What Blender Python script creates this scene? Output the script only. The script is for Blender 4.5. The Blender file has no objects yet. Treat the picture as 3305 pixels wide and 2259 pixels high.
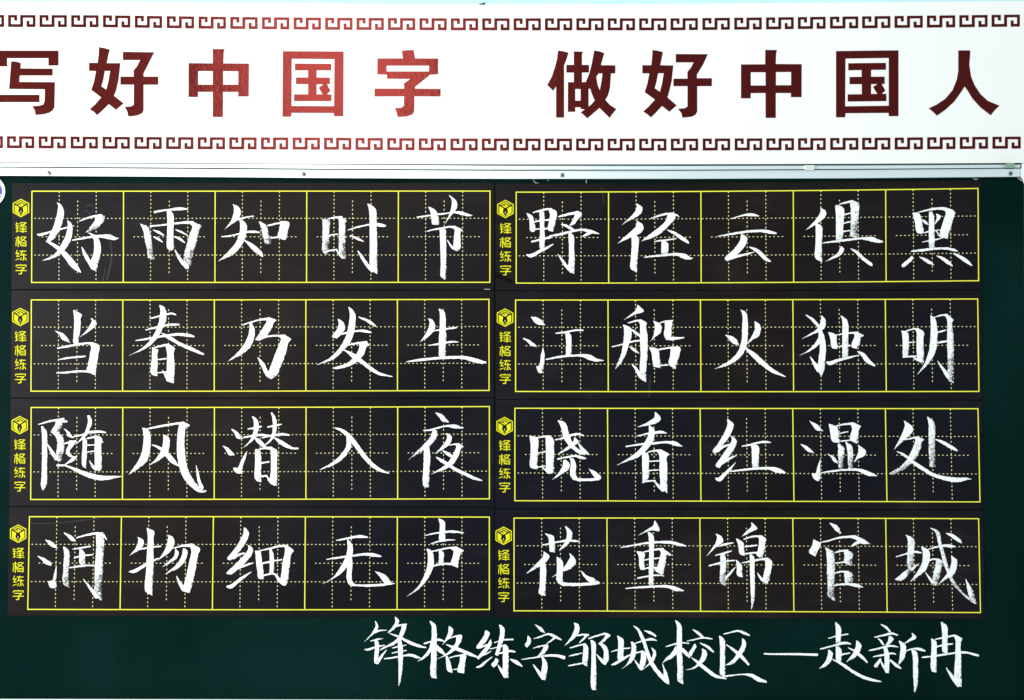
import bpy, math, random
from mathutils import Vector, Matrix
from mathutils.geometry import tessellate_polygon

S = bpy.context.scene
C = S.collection
random.seed(7)

# ------------------------------------------------------------------ camera
D = 2.2                       # metres from the wall
PITCH = math.radians(0.85)    # the camera looks up a touch
ZC = 1.60                     # height on the wall of the picture centre
FOC = 36 * D / 2.3607
cam_d = bpy.data.cameras.new("camera"); cam = bpy.data.objects.new("camera", cam_d); C.objects.link(cam)
cam_d.lens = FOC; cam_d.sensor_width = 36; cam_d.clip_start = 0.05; cam_d.clip_end = 100
cam.location = (0, -D, ZC - D * math.tan(PITCH))
cam.rotation_euler = (math.pi / 2 + PITCH, 0, 0)
S.camera = cam
RX = Matrix.Rotation(math.pi / 2 + PITCH, 3, 'X')

def P(px, py, off=0.0):
    """point of the photograph -> point on the wall, OFF metres proud of it"""
    d = RX @ Vector(((px - 1652.5) / 3305 * 36 / FOC, (1129.5 - py) / 3305 * 36 / FOC, -1))
    o = cam.location
    t = (-off - o.y) / d.y
    return o + d * t

# ------------------------------------------------------------------ light
w = bpy.data.worlds.new("World"); S.world = w; w.use_nodes = True
wb = w.node_tree.nodes["Background"]
wb.inputs[0].default_value = (0.76, 0.92, 0.96, 1); wb.inputs[1].default_value = 0.71

def area(name, loc, aim, sx, sy, power, col):
    l = bpy.data.lights.new(name, 'AREA'); l.shape = 'RECTANGLE'; l.size = sx; l.size_y = sy
    l.energy = power; l.color = col
    o = bpy.data.objects.new(name, l); C.objects.link(o); o.location = loc
    o.rotation_euler = (Vector(aim) - Vector(loc)).to_track_quat('-Z', 'Y').to_euler()
    return o
# daylight from the windows on the left of the room, and the lit strip on the ceiling behind the camera
area("window_light", (-4.9, -4.3, 1.8), (0.3, 0, 1.5), 2.2, 1.8, 290, (1.0, 0.93, 0.86))
area("ceiling_lamp", (-0.90, -2.9, 3.10), (-0.45, 0, 2.0), 1.2, 0.9, 31, (1.0, 0.93, 0.90))
S.view_settings.view_transform = 'Standard'; S.view_settings.look = 'None'
S.view_settings.exposure = 0.07; S.view_settings.gamma = 1.0
S.view_settings.use_curve_mapping = False

# ------------------------------------------------------------------ materials
def mat(name):
    m = bpy.data.materials.new(name); m.use_nodes = True
    nt = m.node_tree; b = nt.nodes["Principled BSDF"]
    return m, nt, b
def N(nt, t, **kw):
    n = nt.nodes.new(t)
    for k, v in kw.items():
        setattr(n, k, v)
    return n
def coords(nt):
    return N(nt, 'ShaderNodeNewGeometry').outputs['Position']
def noise(nt, scale, detail=3, rough=0.5, vec=None, dist=0.0):
    n = N(nt, 'ShaderNodeTexNoise'); n.inputs['Scale'].default_value = scale
    n.inputs['Detail'].default_value = detail; n.inputs['Roughness'].default_value = rough
    n.inputs['Distortion'].default_value = dist
    nt.links.new(vec if vec is not None else coords(nt), n.inputs['Vector'])
    return n.outputs['Fac']
def stretch(nt, s):
    m = N(nt, 'ShaderNodeVectorMath', operation='MULTIPLY'); m.inputs[1].default_value = s
    nt.links.new(coords(nt), m.inputs[0]); return m.outputs[0]
def ramp(nt, fac, stops):
    r = N(nt, 'ShaderNodeValToRGB'); nt.links.new(fac, r.inputs[0])
    e = r.color_ramp.elements
    e[0].position, e[0].color = stops[0][0], (*stops[0][1], 1)
    e[1].position, e[1].color = stops[-1][0], (*stops[-1][1], 1)
    for p, c in stops[1:-1]:
        x = e.new(p); x.color = (*c, 1)
    return r.outputs[0]
def bump(nt, b, fac, strength, dist):
    n = N(nt, 'ShaderNodeBump'); n.inputs['Strength'].default_value = strength; n.inputs['Distance'].default_value = dist
    nt.links.new(fac, n.inputs['Height']); nt.links.new(n.outputs[0], b.inputs['Normal'])
def math_(nt, op, a, b_=None, clamp=False):
    n = N(nt, 'ShaderNodeMath', operation=op); n.use_clamp = clamp
    for i, v in enumerate((a, b_)):
        if v is None: continue
        if isinstance(v, (int, float)): n.inputs[i].default_value = v
        else: nt.links.new(v, n.inputs[i])
    return n.outputs[0]
def simple(name, col, rough, spec=0.5, metal=0.0, var=0.06, scale=30, bmp=0.0, bscale=200, bd=0.0005):
    m, nt, b = mat(name)
    c0 = tuple(max(0, x * (1 - var)) for x in col); c1 = tuple(min(1, x * (1 + var)) for x in col)
    nt.links.new(ramp(nt, noise(nt, scale, 5), [(0.3, c0), (0.7, c1)]), b.inputs['Base Color'])
    b.inputs['Roughness'].default_value = rough; b.inputs['Specular IOR Level'].default_value = spec
    b.inputs['Metallic'].default_value = metal
    if bmp: bump(nt, b, noise(nt, bscale, 4), bmp, bd)
    return m

M_WALL = simple("painted_wall", (0.50, 0.80, 0.83), 0.8, 0.3, bmp=0.3, bscale=90)
M_BANNER = simple("white_banner_film", (0.84, 0.845, 0.83), 0.45, 0.25, var=0.012, scale=3, bmp=0.05, bscale=15, bd=0.002)

# red vinyl foil: takes a red-tinted sheen, a little orange-peel and some blisters
M_RED, nt, b = mat("red_vinyl")
nt.links.new(ramp(nt, noise(nt, 9, 4), [(0.3, (0.026, 0.0008, 0.0012)), (0.7, (0.036, 0.0012, 0.0018))]), b.inputs['Base Color'])
b.inputs['Roughness'].default_value = 0.6; b.inputs['Specular IOR Level'].default_value = 0.0
h = math_(nt, 'ADD', noise(nt, 140, 3), math_(nt, 'MULTIPLY', noise(nt, 22, 2), 2.0))
bump(nt, b, h, 0.35, 0.0012)
gl = N(nt, 'ShaderNodeBsdfGlossy'); gl.inputs['Color'].default_value = (0.34, 0.055, 0.048, 1); gl.inputs['Roughness'].default_value = 0.26
nt.links.new(b.inputs['Normal'].links[0].from_socket, gl.inputs['Normal'])
mx = N(nt, 'ShaderNodeMixShader'); mx.inputs[0].default_value = 0.235
nt.links.new(b.outputs[0], mx.inputs[1]); nt.links.new(gl.outputs[0], mx.inputs[2])
nt.links.new(mx.outputs[0], nt.nodes['Material Output'].inputs['Surface'])

# black rubber writing strip: nearly black, cloudy wiped chalk, faint grain
M_STRIP, nt, b = mat("black_rubber_sheet")
cl = noise(nt, 2.6, 6, 0.62, dist=0.6)
wipe = noise(nt, 5.0, 5, 0.6, vec=stretch(nt, (1.0, 1.0, 3.2)), dist=0.8)
mix = math_(nt, 'MULTIPLY', cl, wipe)
cold = (ramp(nt, mix, [(0.12, (0.0028, 0.0028, 0.0060)), (0.30, (0.0054, 0.0050, 0.0095)), (0.5, (0.0150, 0.0140, 0.0190))]))
warm = ramp(nt, mix, [(0.12, (0.0065, 0.0034, 0.0034)), (0.30, (0.0105, 0.0064, 0.0062)), (0.5, (0.0200, 0.0140, 0.0135))])
mc = N(nt, 'ShaderNodeMix', data_type='RGBA'); nt.links.new(cold, mc.inputs[6]); nt.links.new(warm, mc.inputs[7])
nt.links.new(ramp(nt, noise(nt, 1.15, 3, 0.5), [(0.42, (0, 0, 0)), (0.60, (1, 1, 1))]), mc.inputs[0])
nt.links.new(mc.outputs[2], b.inputs['Base Color'])
b.inputs['Specular IOR Level'].default_value = 0.10
nt.links.new(ramp(nt, cl, [(0.3, (0.36,) * 3), (0.7, (0.54,) * 3)]), b.inputs['Roughness'])
bump(nt, b, math_(nt, 'ADD', noise(nt, 900, 2), math_(nt, 'MULTIPLY', noise(nt, 6, 3), 6.0)), 0.25, 0.0006)

# dark green enamelled chalkboard with cloudy wiped chalk
M_GREEN, nt, b = mat("green_chalkboard")
cl = noise(nt, 1.7, 6, 0.6, dist=0.5)
nt.links.new(ramp(nt, cl, [(0.25, (0.0010, 0.0085, 0.0078)), (0.5, (0.0018, 0.0140, 0.0125)), (0.78, (0.0045, 0.0235, 0.0215))]), b.inputs['Base Color'])
b.inputs['Roughness'].default_value = 0.5; b.inputs['Specular IOR Level'].default_value = 0.01
bump(nt, b, noise(nt, 700, 2), 0.2, 0.0004)

M_YELLOW = simple("yellow_print", (0.86, 0.85, 0.065), 0.6, 0.2, var=0.07, scale=60)
M_LOGO = simple("saturated_yellow_print", (0.74, 0.72, 0.010), 0.6, 0.1, var=0.07, scale=60)
M_DOT = simple("pale_yellow_print", (0.70, 0.69, 0.34), 0.6, 0.2, var=0.12, scale=120)
M_PALE = simple("pale_print", (0.50, 0.50, 0.40), 0.6, 0.2)
M_RECESS_SHADE = simple("painted_recess_shade", (0.012, 0.011, 0.010), 0.6, 0.15)  # black that paints the shade inside the screw recesses
M_GREY_CLIP = simple("grey_plastic", (0.62, 0.66, 0.58), 0.5, 0.4)
M_GREEN_CLIP = simple("sage_green_plastic", (0.20, 0.33, 0.24), 0.5, 0.4)
M_WHITE = simple("white_plastic", (0.82, 0.84, 0.84), 0.4, 0.4)
M_BLUE = simple("blue_enamel", (0.010, 0.035, 0.36), 0.4, 0.4)
M_DARK = simple("dark_gap", (0.02, 0.035, 0.035), 0.8, 0.1)  # painted shade for gap and groove; also the torn tab's own colour
M_SILICONE = simple("grey_silicone", (0.35, 0.38, 0.38), 0.6, 0.3)
M_SCREW = simple("screw_steel", (0.30, 0.32, 0.34), 0.35, 0.5, metal=0.7)

# brushed aluminium
M_ALU, nt, b = mat("brushed_aluminium")
st = noise(nt, 1.0, 4, 0.6, vec=stretch(nt, (4.0, 300.0, 900.0)))
nt.links.new(ramp(nt, st, [(0.3, (0.68, 0.76, 0.79)), (0.7, (0.84, 0.90, 0.92))]), b.inputs['Base Color'])
b.inputs['Metallic'].default_value = 0.6; b.inputs['Roughness'].default_value = 0.40
bump(nt, b, st, 0.2, 0.0004)

# chalk: UV u runs across the stroke, attribute "grain" says how dry the stroke is
def chalk(name, base_alpha, col=(0.92, 0.925, 0.93)):
    m, nt, b = mat(name)
    uv = N(nt, 'ShaderNodeUVMap'); sep = N(nt, 'ShaderNodeSeparateXYZ'); nt.links.new(uv.outputs[0], sep.inputs[0])
    u = sep.outputs[0]
    at = N(nt, 'ShaderNodeAttribute'); at.attribute_name = "grain"
    g = at.outputs['Fac']
    n1 = noise(nt, 480, 3, 0.75)
    n2 = noise(nt, 230, 3, 0.65)
    nz = math_(nt, 'ADD', math_(nt, 'MULTIPLY', n1, 0.55), math_(nt, 'MULTIPLY', n2, 0.45))
    # thinner towards the trailing side of the chalk
    side = math_(nt, 'POWER', u, 1.6)
    thr = math_(nt, 'MULTIPLY', g, math_(nt, 'ADD', math_(nt, 'MULTIPLY', side, 0.16), 0.43))
    # crumbly rim
    rim = math_(nt, 'MULTIPLY', math_(nt, 'ABSOLUTE', math_(nt, 'SUBTRACT', u, 0.5)), 2.0)
    rimt = math_(nt, 'MULTIPLY', math_(nt, 'POWER', rim, 9.0), math_(nt, 'ADD', math_(nt, 'MULTIPLY', g, 0.22), 0.03))
    thr = math_(nt, 'ADD', thr, rimt)
    diff = math_(nt, 'MULTIPLY', math_(nt, 'SUBTRACT', nz, thr), 5.5)
    a = math_(nt, 'MULTIPLY', math_(nt, 'ADD', diff, 0.5, clamp=True), base_alpha, clamp=True)
    nt.links.new(a, b.inputs['Alpha'])
    lo = (col[0] * 0.62, col[1] * 0.67, col[2] * 0.72)
    nt.links.new(ramp(nt, n2, [(0.32, lo), (0.46, col)]), b.inputs['Base Color'])
    b.inputs['Roughness'].default_value = 0.95; b.inputs['Specular IOR Level'].default_value = 0.05
    return m
M_CHALK = chalk("white_chalk", 1.0)
M_SMEAR = chalk("chalk_smear", 0.045, (0.6, 0.64, 0.7))

# ------------------------------------------------------------------ object helpers
def link(name, me, parent=None, m=None):
    o = bpy.data.objects.new(name, me); C.objects.link(o)
    if m is not None and me is not None and not me.materials: me.materials.append(m)
    if parent is not None:
        o.parent = parent; o.matrix_parent_inverse = parent.matrix_world.inverted()
    return o
def root(name, loc, label, cat, group=None):
    o = bpy.data.objects.new(name, None); C.objects.link(o); o.location = loc; o.empty_display_size = 0.05
    o["label"] = label; o["category"] = cat
    if group: o["group"] = group
    bpy.context.view_layer.update()
    return o

class MB:
    """collects world-space faces for one mesh"""
    def __init__(s): s.v = []; s.f = []; s.uv = {}; s.g = []
    def add(s, pts, faces):
        k = len(s.v); s.v += [tuple(p) for p in pts]; s.f += [tuple(i + k for i in f) for f in faces]
        return k
    def quad(s, a, b_, c, d): s.add([a, b_, c, d], [(0, 1, 2, 3)])
    def mesh(s, name, base=(0, 0, 0)):
        me = bpy.data.meshes.new(name)
        bx, by, bz = base
        me.from_pydata([(x - bx, y - by, z - bz) for x, y, z in s.v], [], s.f)
        if s.uv:
            l = me.uv_layers.new(name="UVMap")
            for lp in me.loops: l.data[lp.index].uv = s.uv[lp.vertex_index]
        if s.g:
            a = me.attributes.new("grain", 'FLOAT', 'POINT')
            for i, g in enumerate(s.g): a.data[i].value = g
        me.update()
        return me
    def build(s, name, m, parent=None):
        base = tuple(parent.location) if parent is not None and parent.parent is None else (0, 0, 0)
        # parts keep their origin on their thing
        me = s.mesh(name, base if parent is not None else (0, 0, 0))
        me.materials.append(m)
        o = bpy.data.objects.new(name, me); C.objects.link(o)
        if parent is not None: o.parent = parent
        return o

def prism(mb, loops, front, back, px=True):
    """outline (list of loops of photo points; the first is the outer one) from depth BACK to FRONT"""
    pts2 = [[Vector((x, -y, 0)) for x, y in lp] for lp in loops]
    flat = [p for lp in loops for p in lp]
    tris = tessellate_polygon(pts2)
    F = [P(x, y, front) for x, y in flat]
    n = len(flat)
    faces = []
    for t in tris:
        a, b_, c = (flat[i] for i in t)
        cr = (b_[0] - a[0]) * (c[1] - a[1]) - (b_[1] - a[1]) * (c[0] - a[0])
        faces.append(tuple(t) if cr < 0 else tuple(reversed(t)))
    mb.add(F, faces)
    k = 0
    for li, lp in enumerate(loops):
        ar = sum(lp[i][0] * lp[(i + 1) % len(lp)][1] - lp[(i + 1) % len(lp)][0] * lp[i][1] for i in range(len(lp)))
        flip = (ar > 0) != (li > 0)
        ring = [P(x, y, front) for x, y in lp] + [P(x, y, back) for x, y in lp]
        m_ = len(lp); fs = []
        for i in range(m_):
            j = (i + 1) % m_
            f = (i, j, m_ + j, m_ + i)
            fs.append(f if flip else tuple(reversed(f)))
        mb.add(ring, fs)

def boxpx(mb, x0, y0, x1, y1, front, back):
    """a box given by photo corners; each y may be a pair (left, right)"""
    y0a, y0b = y0 if isinstance(y0, tuple) else (y0, y0)
    y1a, y1b = y1 if isinstance(y1, tuple) else (y1, y1)
    prism(mb, [[(x0, y0a), (x1, y0b), (x1, y1b), (x0, y1a)]], front, back)

def seg_box(mb, top, bot, front, back, chamfer=0):
    """long rail: polyline top edge [(x,y)...] and bottom edge y's at the same x; rounded a little"""
    n = len(top)
    prof = [(0.0, back), (0.0, front - 0.0015), (0.05, front), (0.95, front), (1.0, front - 0.0015), (1.0, back)]
    rows = []
    for (x, yt), yb in zip(top, bot):
        rows.append([P(x, yt + (yb - yt) * t, z) for t, z in prof])
    pts = [p for r in rows for p in r]; m_ = len(prof); fs = []
    for i in range(n - 1):
        for j in range(m_ - 1):
            fs.append((i * m_ + j, i * m_ + j + 1, (i + 1) * m_ + j + 1, (i + 1) * m_ + j))
    fs.append(tuple(reversed(range(m_)))); fs.append(tuple((n - 1) * m_ + j for j in range(m_)))
    mb.add(pts, fs)

# ---- chalk strokes
def smooth(pts, k=6):
    """centripetal Catmull-Rom through points (tuples of any length)"""
    if len(pts) < 3: return pts
    P0 = [tuple(2 * a - b_ for a, b_ in zip(pts[0], pts[1]))] + list(pts) + [tuple(2 * a - b_ for a, b_ in zip(pts[-1], pts[-2]))]
    out = []
    def dist(a, b_): return max(1e-3, math.hypot(a[0] - b_[0], a[1] - b_[1]) ** 0.5)
    for i in range(1, len(P0) - 2):
        a, b_, c, d = P0[i - 1:i + 3]
        t0 = 0; t1 = t0 + dist(a, b_); t2 = t1 + dist(b_, c); t3 = t2 + dist(c, d)
        for s in range(k):
            t = t1 + (t2 - t1) * s / k
            L = lambda p, q, ta, tb: tuple((tb - t) / (tb - ta) * x + (t - ta) / (tb - ta) * y for x, y in zip(p, q))
            A1 = L(a, b_, t0, t1); A2 = L(b_, c, t1, t2); A3 = L(c, d, t2, t3)
            B1 = L(A1, A2, t0, t2); B2 = L(A2, A3, t1, t3)
            out.append(L(B1, B2, t1, t2))
    out.append(tuple(pts[-1]))
    return out
def resample(pts, n):
    d = [0]
    for a, b_ in zip(pts, pts[1:]): d.append(d[-1] + math.hypot(a[0] - b_[0], a[1] - b_[1]))
    T = d[-1] or 1; out = []; j = 0
    for i in range(n):
        t = T * i / (n - 1)
        while j < len(d) - 2 and d[j + 1] < t: j += 1
        s = (t - d[j]) / max(1e-6, d[j + 1] - d[j]); s = min(1, max(0, s))
        out.append(tuple(a + (b_ - a) * s for a, b_ in zip(pts[j], pts[j + 1])))
    return out
def rails_of(line):
    """one stroke line of the data -> left rail, right rail (crop pixels), grain"""
    line = line.strip(); dry = line.endswith('*'); line = line.rstrip('* ')
    if '/' in line:
        a, b_ = line.split('/')
        A = [tuple(map(float, t.split(','))) for t in a.split()]; B = [tuple(map(float, t.split(','))) for t in b_.split()]
        A = smooth(A); B = smooth(B)
        L = max(sum(math.hypot(p[0] - q[0], p[1] - q[1]) for p, q in zip(r, r[1:])) for r in (A, B))
        n = max(8, int(L / 22))
        return resample(A, n), resample(B, n), (1.0 if dry else 0.74)
    pts = [tuple(map(float, t.split(','))) for t in line.split()]
    pts = smooth(pts)
    L = sum(math.hypot(p[0] - q[0], p[1] - q[1]) for p, q in zip(pts, pts[1:]))
    pts = resample(pts, max(8, int(L / 22)))
    A = []; B = []
    n = len(pts)
    for i, (x, y, w_) in enumerate(pts):
        x0, y0 = pts[max(0, i - 1)][:2]; x1, y1 = pts[min(n - 1, i + 1)][:2]
        l = math.hypot(x1 - x0, y1 - y0) or 1
        nx, ny = (y1 - y0) / l, -(x1 - x0) / l
        if i == 0:
            tx, ty = (x1 - x0) / l, (y1 - y0) / l
            A.append((x - tx * w_ * .3 + nx * w_ * .22, y - ty * w_ * .3 + ny * w_ * .22)); B.append((x - tx * w_ * .3 - nx * w_ * .22, y - ty * w_ * .3 - ny * w_ * .22))
        A.append((x + nx * w_ / 2, y + ny * w_ / 2)); B.append((x - nx * w_ / 2, y - ny * w_ / 2))
        if i == n - 1:
            tx, ty = (x1 - x0) / l, (y1 - y0) / l
            A.append((x + tx * w_ * .3 + nx * w_ * .22, y + ty * w_ * .3 + ny * w_ * .22)); B.append((x + tx * w_ * .3 - nx * w_ * .22, y + ty * w_ * .3 - ny * w_ * .22))
    return A, B, (0.8 if dry else 0.35)
def ribbon(mb, A, B, g, ox, oy, sc, off, jitter=0.55):
    cols = 5
    n = len(A)
    k = len(mb.v)
    for i in range(n):
        ja = random.uniform(-jitter, jitter); jb = random.uniform(-jitter, jitter) * 1.4
        ax, ay = ox + A[i][0] / sc, oy + A[i][1] / sc; bx, by = ox + B[i][0] / sc, oy + B[i][1] / sc
        w_ = math.hypot(bx - ax, by - ay)
        if w_ > 2.5:
            ux, uy = (bx - ax) / w_, (by - ay) / w_
            ax += ux * ja; ay += uy * ja; bx += ux * jb; by += uy * jb
        # pressure along the stroke: ends drier
        e = i / (n - 1)
        gg = g * (0.82 + 0.40 * max(0, e - 0.45) / 0.55 + random.uniform(-0.06, 0.06))
        for c in range(cols):
            t = c / (cols - 1)
            mb.v.append(tuple(P(ax + (bx - ax) * t, ay + (by - ay) * t, off)))
            mb.uv[len(mb.v) - 1] = (t, e)
            mb.g.append(min(1.05, gg))
    for i in range(n - 1):
        for c in range(cols - 1):
            a = k + i * cols + c
            mb.f.append((a, a + cols, a + cols + 1, a + 1))

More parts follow.
